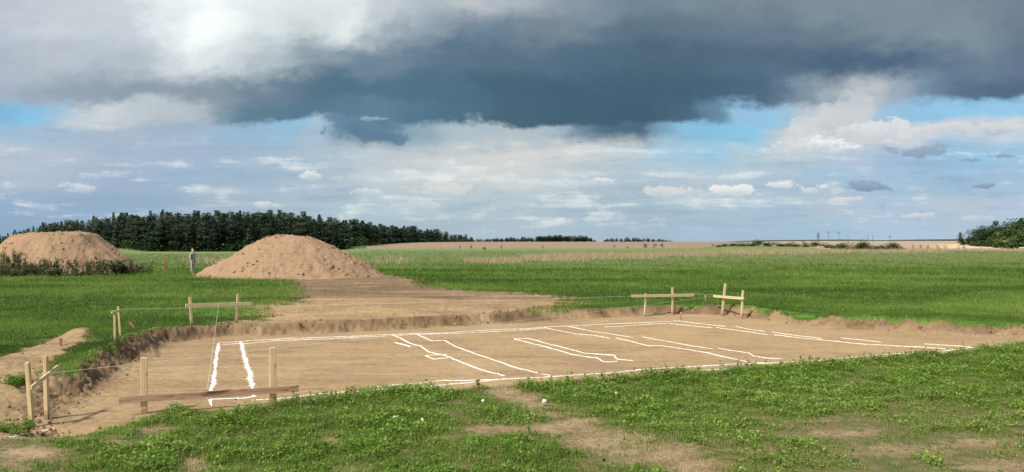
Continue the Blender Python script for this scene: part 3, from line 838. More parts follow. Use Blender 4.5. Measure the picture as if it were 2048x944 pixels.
# ------------------------------------------------------------------ stakes, profile boards
def slat_bm(a, b, w, t, wdir, point=0.0, top_cut=0.0, cuts=10, seed=0):
    """a sawn lath from a to b, w wide along wdir, t thick; point>0 sharpens the end b"""
    r = random.Random(seed)
    a = Vector(a); b = Vector(b); ax = (b - a).normalized()
    wd = (Vector(wdir) - ax * ax.dot(Vector(wdir))).normalized(); td = ax.cross(wd).normalized()
    bm = bmesh.new(); rings = []
    L = (b - a).length
    ts = [k / cuts for k in range(cuts + 1)]
    if point: ts = [k / cuts * (1 - point / L) for k in range(cuts + 1)] + [1.0]
    for k, t_ in enumerate(ts):
        c = a + (b - a) * t_
        f = 0.35 if (point and k == len(ts) - 1) else 1.0
        jw = 1 + r.uniform(-.03, .03); o = wd * r.uniform(-.01, .01) * w + td * r.uniform(-.02, .02) * t
        ring = []
        for sw, st in ((-1, -1), (1, -1), (1, 1), (-1, 1)):
            e = Vector((0, 0, 0))
            if k == len(ts) - 1 and top_cut: e = ax * (sw * top_cut * .5)
            ring.append(bm.verts.new(c + o + wd * (sw * w * .5 * jw * f) + td * (st * t * .5) + e))
        rings.append(ring)
    for p, q in zip(rings[:-1], rings[1:]):
        for k in range(4): bm.faces.new((p[k], p[(k + 1) % 4], q[(k + 1) % 4], q[k]))
    bm.faces.new(rings[0][::-1]); bm.faces.new(rings[-1])
    bmesh.ops.recalc_face_normals(bm, faces=bm.faces)
    ed = [e for e in bm.edges if len(e.link_faces) == 2 and e.calc_face_angle(0) > 0.9]
    bmesh.ops.bevel(bm, geom=ed, offset=min(w, t) * 0.09, segments=1, affect='EDGES', clamp_overlap=True)
    return bm

def lath(name, a, b, w, t, wdir, mat, parent=None, origin=None, **k):
    """mesh in local axes: long axis along local z (posts) or local x (boards), so that the grain follows it"""
    a = Vector(a); b = Vector(b); L = (b - a).length; ax = (b - a).normalized()
    board = k.pop('board', False)
    wd = (Vector(wdir) - ax * ax.dot(Vector(wdir))).normalized(); td = ax.cross(wd).normalized()
    if board:
        bm = slat_bm((0, 0, 0), (L, 0, 0), w, t, (0, 0, 1), **k)
        R = Matrix((ax, wd.cross(ax), wd)).transposed()
    else:
        bm = slat_bm((0, 0, 0), (0, 0, L), w, t, (1, 0, 0), **k)
        R = Matrix((wd, ax.cross(wd), ax)).transposed()
    o = bm_obj(name, bm, mat)
    org = Vector(origin) if origin is not None else Vector((0, 0, 0))
    o.matrix_world = Matrix.Translation(a - org) @ R.to_4x4()
    if parent: o.parent = parent
    return o

def profile_board(label, posts, board, bw, front=True, board_mat='board', facing=None, group='profile boards of the setting-out', t_board=0.028):
    """posts: [(base px, py, top px, py, width m, material)]; board: [(px, py), (px, py)] centre line of its ends"""
    base = [ground_at(p[0], p[1]) for p in posts]
    org = (base[0] + base[-1]) / 2; org.z = min(b.z for b in base)
    root = empty('profile_board', org, label, 'profile board', group)
    dirv = (base[1] - base[0]); dirv.z = 0; dirv.normalize()
    nrm = Vector((dirv.y, -dirv.x, 0))
    if nrm.y > 0: nrm = -nrm      # towards the viewer
    for i, p in enumerate(posts):
        d = base[i].y
        top = at_depth(p[2], p[3], d)
        b = base[i] + (base[i] - top).normalized() * 0.25
        lath('post', b, top, p[4], p[4] * .75, dirv, M[p[5]], root, org, top_cut=random.uniform(-.01, .01), cuts=8, seed=i + int(p[0]))
    # board ends on the line through the posts
    def on_line(px):
        u = (px - 1024) / F
        # base0 + s*dir : x = u*y
        den = dirv.x - u * dirv.y
        s = (u * base[0].y - base[0].x) / den
        return base[0] + dirv * s
    off = nrm * ((posts[0][4] * .75 + t_board) * .5 + 0.002) * (1 if front else -1)
    e = []
    for (px, py) in board:
        q = on_line(px); e.append(at_depth(px, py, q.y) + off)
    lath('crossboard', e[0], e[1], bw, t_board, (0, 0, 1), M[board_mat], root, org, board=True, point=0.08 if board_mat == 'board' else 0.0, cuts=14, seed=int(board[0][0]))
    return root, e, base

PB = {}
PB['near'] = profile_board('dark stained plank nailed low across two pale stakes on the near edge of the pit', [(288, 828, 288, 715, .105, 'post'), (546, 806, 545, 695, .105, 'post')], [(238, 799), (596, 776)], .112, True, 'plank')
PB['left'] = profile_board('twin rough stakes with a slanting narrow crossboard at the lower left corner of the pit', [(64, 853, 55, 725, .075, 'post'), (94, 838, 91, 712, .075, 'post')], [(56, 776), (113, 731)], .065, False, 'board')
PB['corner'] = profile_board('narrow pair of pale stakes seen end-on at the far left corner of the pit', [(229.5, 684, 229, 626, .06, 'post'), (241, 677, 236, 613, .06, 'post')], [(227, 625), (243, 620)], .05, True, 'board')
PB['farleft'] = profile_board('pale level crossboard on two stakes before the green meadow, left of the bare soil', [(383.5, 650, 380, 594, .07, 'post'), (473, 647, 476, 588, .07, 'post')], [(370, 611), (504, 607)], .10, True, 'board')
PB['farright'] = profile_board('long crossboard on two stakes at the middle of the far bank', [(1290, 633, 1291, 587, .07, 'post'), (1345, 629, 1345, 575, .07, 'post')], [(1262, 592), (1387, 590)], .10, True, 'board')
PB['farcorner'] = profile_board('crossboard sloping down to the right on a tall weathered stake and a shorter pale one', [(1444, 632, 1451, 567, .09, 'post_old'), (1483, 637, 1486, 581, .075, 'post')], [(1429, 592), (1490, 597)], .09, True, 'board')

def peg(base, top, w, mat, label, name='peg', cat='peg', d_ext=0.15):
    b = ground_at(*base); t = at_depth(top[0], top[1], b.y)
    o = lath(name, b + (b - t).normalized() * d_ext, t, w, w * .6, (1, .2, 0), mat, None, None, cuts=5, seed=int(base[0]))
    return tag(o, label, cat)
peg((271, 659), (259, 644), .05, M['peg'], 'red-brown peg leaning left on the bank beside the corner stakes')
peg((329, 541), (330, 520), .12, M['peg'], 'red-brown marker stake in the meadow left of the standing person')
peg((122, 692), (121, 676), .05, M['peg'], 'short reddish peg in the bare soil left of the pit')
peg((1411, 604), (1411, 590), .055, M['post_old'], 'small brown peg in the grass between the two far right crossboards')
peg((1361.5, 641), (1362.5, 624), .045, M['post_old'], 'thin wooden peg at the far corner where the lime lines meet')

# strings
def string(p, q, label, sag=0.02, r=0.0027):
    p = Vector(p); q = Vector(q); n = 24
    bm = bmesh.new(); prev = None
    d = (q - p).normalized(); sx = d.cross(Vector((0, 0, 1))).normalized(); sy = sx.cross(d)
    for k in range(n + 1):
        t = k / n; c = (q - p) * t - Vector((0, 0, 4 * sag * t * (1 - t)))
        ring = [bm.verts.new(c + sx * math.cos(a) * r + sy * math.sin(a) * r) for a in (0, 1.2566, 2.513, 3.77, 5.027)]
        if prev:
            for j in range(5): bm.faces.new((prev[j], prev[(j + 1) % 5], ring[(j + 1) % 5], ring[j]))
        prev = ring
    o = bm_obj('string', bm, M['twine']); o.location = p
    return tag(o, label, 'string', 'taut strings between the profile boards')
def on_board(key, t, up=0.0):
    e = PB[key][1]; q = e[0].lerp(e[1], t); q.z += up; return q
bl = on_board('left', .55, .045); br = on_board('farcorner', .25, .05)
string(on_board('left', .5, .04), br, 'pale string from the twin stakes at lower left across the whole pit', .05)
string(on_board('corner', .8, .03), on_board('farright', .95, .055), 'thin string along the far bank from the far left corner stakes', .05)
string(on_board('farleft', .485, .055), on_board('near', .47, .09), 'thin string from the far left crossboard to the stained plank', .02)
string(on_board('farright', .97, .055), on_board('farcorner', .05, .05), 'short string between the two far right crossboards', .01)

# pale stones in the turf
def stone(px, py, size, label, seed):
    r = np.random.default_rng(seed)
    bm = bmesh.new(); bmesh.ops.create_icosphere(bm, subdivisions=2, radius=1.0)
    sx, sy, sz = r.uniform(.7, 1.2), r.uniform(.6, 1.0), r.uniform(.5, .8)
    cut = [Vector(r.normal(0, 1, 3)).normalized() for _ in range(5)]
    for v in bm.verts:
        for c in cut:
            dd = v.co.dot(c)
            if dd > .6: v.co -= c * (dd - .6)
        v.co = Vector((v.co.x * sx, v.co.y * sy, v.co.z * sz)) * size
    o = bm_obj('stone', bm, M['stone']); g = ground_at(px, py)
    o.location = (g.x, g.y, g.z + .07); o.rotation_euler = (r.uniform(-.5, .5), r.uniform(-.5, .5), r.uniform(0, 6))
    return tag(o, label, 'stone', 'pale stones lying in the clover')
stone(793, 846, .055, 'largest whitish stone in the clover, elongated and tilted', 1)
stone(845, 850, .034, 'small pale pebble just right of the largest white stone', 2)
stone(966, 812, .042, 'pale flat stone in the clover left of the bare path', 3)
stone(1088, 812, .050, 'wedge-shaped cream stone beside the bare path', 4)
stone(1233, 795, .036, 'small rounded cream stone in thick clover right of the bare path', 5)
stone(738, 800, .045, 'pale stone low in the weeds near the lip of the pit', 6)

# ------------------------------------------------------------------ trees
def crown_conifer(seed, h=10.0, kind='spruce', n=1700):
    r = np.random.default_rng(seed)
    if kind == 'spruce':
        t = 0.08 + 0.92 * r.random(n) ** 1.25
        R = 2.1 * (1 - t) ** 0.8 * (0.75 + 0.35 * np.sin(t * 52 + seed)) + .12
    else:
        t = 0.16 + 0.82 * r.random(n) ** 0.85
        q = (t - 0.16) / .84
        R = 2.2 * np.sqrt(np.clip(1 - (q - .35) ** 2 / .46, 0.02, 1)) * (0.75 + .4 * np.sin(q * 21 + seed)) + .05
    a = r.random(n) * 2 * math.pi
    R = R * (1 + 0.25 * np.sin(a * 2 + seed) + 0.22 * np.sin(a * 3 + t * 9 + seed * 2))
    rr = R * np.sqrt(r.uniform(.12, 1, n))
    x = rr * np.cos(a); y = rr * np.sin(a); z = t * h - (0.18 * rr if kind == 'spruce' else -0.05 * rr) + r.normal(0, .12, n)
    ln = r.uniform(.4, .95, n) * np.clip(1.2 - t * .6, .4, 1.1); wd = ln * r.uniform(.5, .9, n)
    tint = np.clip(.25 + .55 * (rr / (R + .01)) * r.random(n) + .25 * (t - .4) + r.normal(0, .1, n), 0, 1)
    v, f, tt = leaf_quads(x, y, z, ln, wd, a + r.normal(0, .7, n), r.uniform(-.7, .5, n) + (.9 * (t > .95)), tint)
    return np_mesh('crown', v, f, M['needle'], {'tint': tt}, link=False)

def trunk_mesh(h, r0, seed, mat, limbs=3):
    r = random.Random(seed)
    bm = bmesh.new()
    def limb(p, q, a, b, n=5, k=6):
        prev = None
        d = (q - p).normalized(); sx = d.orthogonal().normalized(); sy = d.cross(sx)
        for i in range(n + 1):
            t = i / n; c = p.lerp(q, t) + sx * r.uniform(-.03, .03) * h * .1; rad = a + (b - a) * t
            ring = [bm.verts.new(c + sx * math.cos(6.283 * j / k) * rad + sy * math.sin(6.283 * j / k) * rad) for j in range(k)]
            if prev:
                for j in range(k): bm.faces.new((prev[j], prev[(j + 1) % k], ring[(j + 1) % k], ring[j]))
            prev = ring
    limb(Vector((0, 0, -.4)), Vector((0, 0, h)), r0, r0 * .25, 7)
    for i in range(limbs):
        z = h * r.uniform(.35, .8); a = r.random() * 6.28
        limb(Vector((0, 0, z)), Vector((math.cos(a) * h * .16, math.sin(a) * h * .16, z + h * .06)), r0 * .35, r0 * .1, 3, 5)
    me = bpy.data.meshes.new('trunk'); bm.normal_update(); bm.to_mesh(me); bm.free(); me.materials.append(mat)
    return me

def crown_broad(seed, w=2.0, h=3.0, n=700, mat='leafy', leaf=.3, base=.15, lobes=7):
    r = np.random.default_rng(seed)
    cs = np.stack([r.uniform(-.6, .6, lobes) * w * .5, r.uniform(-.6, .6, lobes) * w * .5, (base + (0.9 - base) * r.random(lobes)) * h * .85], 1)
    rad = r.uniform(.22, .38, lobes) * min(w, h)
    k = r.integers(0, lobes, n)
    d = r.normal(0, 1, (n, 3)); d /= np.linalg.norm(d, axis=1)[:, None]
    p = cs[k] + d * (rad[k] * r.uniform(.45, 1.05, n) ** .6)[:, None] * np.array([w / h * .9 + .3, w / h * .9 + .3, 1]) ** .5
    p[:, 2] = np.clip(p[:, 2], 0.02 * h, h)
    ln = r.uniform(.6, 1.3, n) * leaf
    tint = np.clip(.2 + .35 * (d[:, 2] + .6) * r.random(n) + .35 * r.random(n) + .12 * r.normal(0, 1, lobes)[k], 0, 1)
    v, f, tt = leaf_quads(p[:, 0], p[:, 1], p[:, 2], ln, ln * r.uniform(.5, .9, n), r.uniform(0, 6.283, n), r.uniform(-.8, .8, n), tint)
    return np_mesh('crown', v, f, M[mat], {'tint': tt}, link=False)

SPR = [crown_conifer(s, 10, 'spruce') for s in (1, 2, 3)] 
PIN = [crown_conifer(s, 10, 'pine') for s in (4, 5, 6)]
T10 = [trunk_mesh(9.2, .16, s, M['bark'], 4) for s in (1, 2)]
BRD = [crown_broad(s, 6.0, 8.0, 1800, 'leafy', .6, .12, 16) for s in (10, 11, 12)]
TBR = [trunk_mesh(5.0, .16, s, M['bark'], 6) for s in (7, 8)]

def plant(name, loc, sc, rz, crown, trunk, label, cat, group, wide=1.0):
    if trunk is None:
        o = bpy.data.objects.new(name, crown); COL.objects.link(o)
        o.location = loc; o.scale = (sc * wide, sc * wide, sc); o.rotation_euler = (0, 0, rz)
        return tag(o, label, cat, group)
    root = empty(name, loc, label, cat, group); root.scale = (sc * wide, sc * wide, sc); root.rotation_euler = (0, 0, rz)
    for nm, me in (('trunk', trunk), ('crown', crown)):
        c = bpy.data.objects.new(nm, me); COL.objects.link(c); c.parent = root
    return root

FRONT = lambda px: np.interp(px, [-200, 0, 100, 200, 300, 690, 735, 790, 850, 900, 950], [720, 500, 350, 280, 250, 250, 330, 480, 620, 760, 900])
SKY = lambda px: np.interp(px, [-200, -50, 0, 40, 90, 150, 200, 300, 400, 500, 560, 600, 650, 700, 760, 800, 850, 900, 950], [480, 472, 466, 457, 445, 437, 431, 424, 422, 420, 421, 425, 430, 438, 449, 452, 457, 464, 472])
def wood_label(px):
    if px < 235: return 'dark conifer of the wood rising behind the weedy flat-topped heap', 'conifers behind the weedy heap'
    if px < 420: return 'dark conifer of the wood seen between the two earth heaps', 'conifers between the two heaps'
    if px < 700: return 'dark conifer of the wood rising behind the fresh reddish heap', 'conifers behind the fresh heap'
    return 'dark pine in the tapering tail of the wood above the tan field', 'pines in the tail of the wood'
cnt = 0
rows_left = [(0, 36, .30), (7, 36, .24), (16, 36, .17), (28, 36, .10), (44, 34, .03), (60, 30, .0)]
back_v = []; back_f = []; back_t = []; boff = 0
def add_back(px, d, h, kind_mesh, sc_w):
    global boff
    me = kind_mesh
    n = len(me.vertices); co = np.zeros(n * 3, np.float32); me.vertices.foreach_get('co', co); co = co.reshape(-1, 3)
    tt = np.zeros(n, np.float32); me.attributes['tint'].data.foreach_get('value', tt)
    q = n // 4; sel = rng.permutation(q)[: q // 3]
    vi = (sel[:, None] * 4 + np.arange(4)).ravel()
    x = (px - 1024) / F * d; z = G(x, d); s = h / 10
    a = rng.random() * 6.28; c, s_ = math.cos(a), math.sin(a)
    v = co[vi] * np.array([s * sc_w, s * sc_w, s]); v = np.stack([v[:, 0] * c - v[:, 1] * s_, v[:, 0] * s_ + v[:, 1] * c, v[:, 2]], 1) * np.array([1.15, 1.15, 1]) + np.array([x, d, z])
    back_v.append(v); back_f.append(np.arange(len(v)).reshape(-1, 4) + boff); back_t.append(tt[vi]); boff += len(v)

for dk, n, drop in rows_left:
    for k in range(n):
        px = -40 + (700 + 40) * (k + .5 + rng.uniform(-.45, .45)) / n
        d = float(FRONT(px)) + dk * (1 + (px < 100)) + rng.uniform(-3, 3)
        x = (px - 1024) / F * d; z = G(x, d)
        top = float(SKY(px)) + drop * 75 + rng.uniform(-4, 7)
        h = max(5.0, H - (top - HZ) * d / F - z)
        if rng.random() < .25: h *= .88
        pine = rng.random() < .62
        lab, grp = wood_label(px)
        c = (PIN if pine else SPR)[int(rng.integers(0, 3))]
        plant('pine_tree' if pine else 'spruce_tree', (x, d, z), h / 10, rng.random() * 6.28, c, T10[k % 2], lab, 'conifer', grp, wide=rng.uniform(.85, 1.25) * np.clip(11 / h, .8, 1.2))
        cnt += 1
for k in range(44):   # the tail of the wood to the right
    px = 700 + 248 * ((k + .5 + rng.uniform(-.4, .4)) / 44) ** 1.0
    d = float(FRONT(px)) + rng.uniform(0, 30); x = (px - 1024) / F * d; z = G(x, d)
    top = float(SKY(px)) + rng.uniform(-3, 6)
    h = max(3.5, H - (top - HZ) * d / F - z)
    lab, grp = wood_label(710)
    plant('pine_tree', (x, d, z - .2), h / 10, rng.random() * 6.28, PIN[int(rng.integers(0, 3))], T10[k % 2], lab, 'conifer', grp, wide=rng.uniform(.9, 1.5))
    cnt += 1
# the closed stand behind the front rows
for k in range(330):
    px = rng.uniform(-60, 720); d = float(FRONT(px)) + rng.uniform(18, 95) * (1 + (px < 100)); x = (px - 1024) / F * d; z = G(x, d)
    top = float(SKY(px)) + rng.uniform(3, 24); h = H - (top - HZ) * d / F - z
    if h > 3: add_back(px, d, min(h, 16), (SPR + PIN)[int(rng.integers(0, 6))], 1.2)
for k in range(90):
    px = rng.uniform(715, 945); d = float(FRONT(px)) + rng.uniform(20, 120); x = (px - 1024) / F * d; z = G(x, d)
    top = float(SKY(px)) + rng.uniform(2, 12); h = H - (top - HZ) * d / F - z
    if h > 2: add_back(px, d, min(h, 16), PIN[int(rng.integers(0, 3))], 1.6)
for a, b, d, n, t0 in [(952, 1076, 1170, 60, 477), (1074, 1140, 1070, 46, 472), (1146, 1184, 1070, 20, 474.5), (1208, 1342, 1020, 56, 478.5)]:
    for k in range(n):
        px = a + (b - a) * rng.random(); dd = d + rng.uniform(0, 25); x = (px - 1024) / F * dd; z = G(x, dd)
        h = H - (t0 + rng.uniform(0, 3) - HZ) * dd / F - z
        if h > 1.5: add_back(px, dd, h, PIN[int(rng.integers(0, 3))], 2.2)
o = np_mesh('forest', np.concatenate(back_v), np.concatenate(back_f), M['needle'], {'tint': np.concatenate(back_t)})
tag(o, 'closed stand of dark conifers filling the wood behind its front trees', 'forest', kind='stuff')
# undergrowth along the edge of the wood
def build_undergrowth():
    n = 16000
    px = np.where(rng.random(n) < .6, rng.uniform(-40, 735, n), rng.uniform(700, 950, n)); d = FRONT(px) + rng.uniform(-5, 14, n); x = (px - 1024) / F * d; z = GV(x, d)
    h = rng.random(n) ** 1.4 * (3.0 + 2.2 * fbm(px * .05, px * 0, 3, 51)) * (1 - .3 * (px > 720)); ln = rng.uniform(.5, 1.1, n) * (1 + (px > 760))
    v, f, tt = leaf_quads(x, d, z + h, ln, ln * .7, rng.uniform(0, 6.28, n), rng.uniform(-.6, .8, n), np.clip(rng.random(n) * .7, 0, 1))
    o = np_mesh('undergrowth', v, f, M['leafy'], {'tint': tt})
    tag(o, 'dark scrub along the foot of the wood', 'undergrowth', kind='stuff')
build_undergrowth()

# far clumps on the field's crest
def clump(a, b, d, top, n, label, grp, bright=False):
    for k in range(n):
        px = a + (b - a) * (k + .5 + rng.uniform(-.45, .45)) / n
        dd = d + rng.uniform(-15, 25); x = (px - 1024) / F * dd; z = G(x, dd)
        tp = np.interp(px, [t[0] for t in top], [t[1] for t in top]) + rng.uniform(-1.5, 2.2)
        h = max(2.0, H - (tp - HZ) * dd / F - z)
        plant('spruce_tree', (x, dd, z - .3), h / 10, rng.random() * 6.28, (SPR + PIN)[int(rng.integers(0, 6))], None, label, 'conifer', grp, wide=rng.uniform(1.7, 2.6))
clump(952, 1075, 1150, [(952, 478), (1000, 476), (1060, 474), (1075, 475)], 24, 'tiny low conifer of the far row joining the wood to the first clump', 'far low row of conifers')
clump(1074, 1140, 1050, [(1074, 473), (1100, 470.5), (1130, 470), (1140, 471)], 14, 'far dense tree of the taller clump on the field crest', 'far taller clump')
clump(1144, 1194, 1050, [(1144, 472), (1155, 471), (1180, 473.5), (1194, 480)], 11, 'far conifer of the clump sloping down to a gap in the skyline', 'far sloping clump')
clump(1208, 1346, 1000, [(1208, 479), (1225, 477), (1260, 475.5), (1300, 477), (1330, 479), (1346, 481)], 28, 'far dark conifer of the low row right of the skyline gap', 'far row right of the gap')

for a, b, d, n, t0 in [(950, 1076, 1160, 46, 477), (1072, 1142, 1060, 40, 472.5), (1144, 1184, 1060, 18, 474), (1206, 1340, 1010, 44, 479)]:
    pass
# the wood at the right edge
tops = [(1912, 470), (1925, 465), (1945, 458), (1958, 447), (1975, 442), (2000, 438), (2030, 434), (2080, 430), (2200, 425)]
for dk, n, drop in [(0, 20, 18), (9, 18, 9), (20, 17, 0)]:
    for k in range(n):
        px = 1916 + (2210 - 1916) * (k + .5 + rng.uniform(-.4, .4)) / n
        d = np.interp(px, [1910, 1950, 2048, 2210], [470, 400, 330, 300]) + dk + rng.uniform(-3, 3)
        x = (px - 1024) / F * d; z = G(x, d)
        top = np.interp(px, [t[0] for t in tops], [t[1] for t in tops]) + drop + rng.uniform(-2, 5)
        h = max(3.0, H - (top - HZ) * d / F - z)
        br = rng.random() < .62
        plant('broadleaf_tree' if br else 'pine_tree', (x, d, z), h / (8 if br else 10), rng.random() * 6.28, BRD[int(rng.integers(0, 3))] if br else PIN[int(rng.integers(0, 3))], TBR[k % 2] if br else T10[k % 2],
              'dark rounded tree of the wood at the right edge above the pale field' if br else 'dark pine of the wood at the right edge above the pale field', 'tree', 'trees of the wood at the right edge', wide=rng.uniform(.9, 1.3))
SHB = [crown_broad(s, 2.4, 2.0, 800, 'hedge', .28, .05, 8) for s in (20, 21, 22, 23)]
SHS = [trunk_mesh(1.0, .05, s, M['bark'], 6) for s in (31, 32)]
def shrub(px, base_py, top_py, w_px, label, cat='shrub', grp=None, mesh=None, name='shrub', stem=True, d=None):
    if d is None:
        g = ground_far(px, base_py)
    else:
        x = (px - 1024) / F * d; g = Vector((x, d, G(x, d)))
    h = 1.3 * max(.25, H - (top_py - HZ) * g.y / F - g.z); wd = w_px * g.y / F
    me = mesh or SHB[int(rng.integers(0, 4))]
    o = plant(name, g, h / 2.0, rng.random() * 6.28, me, SHS[int(rng.integers(0, 2))] if stem else None, label, cat, grp, wide=(wd / 2.4) / (h / 2.0))
    return o
def ground_far(px, py):
    ds = np.geomspace(40, 1500, 900); xs = (px - 1024) / F * ds; zs = GV(xs, ds)
    p = HZ + F * (H - zs) / ds
    i = int(np.argmax(p < py)); i = i if i > 0 else len(ds) - 1
    return Vector((xs[i], ds[i], zs[i]))
# pale green scrub in front of the right wood
for px, b, tpy, w in [(1985, 494, 478, 34), (2010, 496, 470, 42), (2036, 497, 474, 44), (1962, 493, 484, 22), (2062, 498, 466, 46), (2026, 498, 488, 26), (1948, 492, 485, 18)]:
    shrub(px, b, tpy, w, 'yellow-green bush in front of the wood at the right edge', 'shrub', 'bushes before the right wood')
# hedge
for px, b, tpy, w in [(1436, 494, 490, 14), (1450, 493.5, 488.5, 20), (1466, 493, 487.5, 22), (1484, 492.8, 486, 24), (1500, 492.5, 485.5, 26), (1518, 492.5, 482, 28), (1536, 492.8, 485, 26), (1556, 493, 486, 26), (1576, 493, 485.5, 26), (1594, 493.4, 487, 22)]:
    shrub(px, b, tpy, w, 'dark low bush of the distant hedge along the green rise', 'shrub', 'distant hedge along the green rise', stem=False)
for i, (px, b, tpy, w) in enumerate([(1612, 494, 484, 16), (1630, 494.5, 485, 26), (1652, 496, 487.5, 30), (1672, 498.5, 489, 34), (1690, 500, 486, 36), (1712, 500.5, 489, 30), (1726, 501, 485.5, 34), (1748, 501, 490, 30), (1770, 500.5, 490, 30), (1786, 500, 487, 34), (1798, 500, 492, 20)]):
    shrub(px, b, tpy, w, ['small round bush at the left end of the leafy thicket before the tan slope', 'broad leafy bush of the green thicket standing before the tan slope'][i > 0], 'shrub', 'leafy thicket before the tan slope' if i > 0 else None)
# little trees and saplings on the fields
for px, b, tpy, w, lab in [(1290, 496, 488, 11, 'small round tree in the tan field, leftmost of a trio'), (1310, 496, 488, 8, 'small slender tree in the tan field, middle of a trio'), (1325, 496, 489, 9, 'small squat tree in the tan field, rightmost of a trio'),
                           (1425, 494, 489, 6, 'lone sapling in the tan field beside the end of the distant hedge'), (1229, 496, 491, 5, 'tiny sapling alone in the tan field left of the trio'), (1256, 497.5, 493.5, 5, 'tiny dark bush at the green field edge left of the trio'),
                           (1085, 497, 493, 5, 'tiny dark bush at the field edge under the far tall clump'), (1003, 498, 491, 5, 'dark sapling at the field edge below the low far conifers'), (942, 498, 492, 6, 'round sapling at the field edge right of the tail of the wood'),
                           (968, 500, 494, 9, 'wide low bush at the field edge below the tail of the wood'), (920, 498, 492, 4, 'narrow sapling at the field edge below the tail of the wood'), (723, 498, 474, 20, 'dark bush standing free at the corner of the wood'),
                           (692, 497, 470, 30, 'dense dark bush at the right shoulder of the fresh heap, before the wood')]:
    shrub(px, b, tpy, w, lab, 'small tree' if 'tree' in lab or 'sapling' in lab else 'shrub', None, crown_broad(int(px), 2.4, 2.0, 380, 'leafy', .26, .25, 7), 'sapling' if 'sapling' in lab else ('small_tree' if 'tree' in lab else 'shrub'))
M['russet'] = mat_leaf('russet_leaves', [(0.05, 0.035, 0.015), (0.12, 0.07, 0.03), (0.20, 0.12, 0.05)], 0.15, 0.4)
for px, b, tpy, w, lab, mt in [(1876, 498.5, 491, 8, 'russet round bush on the tan slope, left of the russet pair', 'russet'), (1891, 498.5, 491, 8, 'russet round bush on the tan slope, right of the russet pair', 'russet'), (1917, 498.5, 492, 6, 'small brown bush below the pale field, beside a greener one', 'russet'),
                               (1928, 498.5, 492, 8, 'greenish bush below the pale field, beside a small brown one', 'hedge'), (1950, 498.5, 496, 4, 'tiny brown bush below the wood at the right edge', 'russet'), (1962, 498.6, 495, 6, 'low green bush below the wood at the right edge', 'hedge'), (2004, 499, 494, 8, 'dark bush at the foot of the right wood, before the pale field', 'hedge'),
                               (1842, 499, 491, 7, 'spindly bush with gaps on the tan slope right of the thicket', 'russet'), (1856, 499, 490, 6, 'taller spindly russet bush on the tan slope', 'russet'), (1826, 500, 489, 5, 'thin pale weedy shrub just right of the thicket', 'hedge')]:
    shrub(px, b, tpy, w, lab, 'shrub', None, crown_broad(int(px), 2.4, 2.0, 260, mt, .26, .2, 6))
for px, tpy, lab in [(1346, 509, 'dark upright weed in the straw strip, leftmost of three'), (1366, 508, 'dark upright weed in the straw strip, middle of three'), (1387, 511, 'dark upright weed in the straw strip, rightmost of three')]:
    shrub(px, 518, tpy, 6, lab, 'weed', None, crown_broad(int(px), 1.6, 2.0, 200, 'hedge', .2, .05, 6), 'weed', False)

# weeds round the old heap
def weed_mesh(seed, w, h, n):
    r = np.random.default_rng(seed)
    k = 26; sx = r.normal(0, w * .24, k); sy = r.normal(0, w * .24, k); hh = h * r.uniform(.5, 1, k); lx = r.normal(0, .16, k) * h; ly = r.normal(0, .16, k) * h
    i = r.integers(0, k, n); t = r.random(n) ** .7
    x = sx[i] + lx[i] * t + r.normal(0, .09, n); y = sy[i] + ly[i] * t + r.normal(0, .09, n); z = hh[i] * t
    ln = r.uniform(.10, .26, n)
    v, f, tt = leaf_quads(x, y, z, ln, ln * .45, r.uniform(0, 6.28, n), r.uniform(-.2, 1.3, n), np.clip(.6 * r.random(n) + .3 * t, 0, 1))
    v2, f2, t2 = blades(sx, sy, np.full(k, -.1), hh, np.full(k, .05), r.uniform(0, 3, k), np.clip(np.hypot(lx, ly) / h, 0, .6), np.full(k, .6))
    tri = np.concatenate([f[:, [0, 1, 2]], f[:, [0, 2, 3]], f2 + len(v)])
    return np_mesh('weed', np.concatenate([v, v2]), tri, M['weed'], {'tint': np.concatenate([tt, t2])}, link=False)
WEED = [weed_mesh(s, 2.6, 1.4, 1500) for s in (1, 2, 3, 4)]
def heap2_front(px):  # a point on the front slope of the old heap's foot
    u = (px - 112) / 180.0
    return np.sqrt(max(0.0, 1 - min(1, u * u))) 
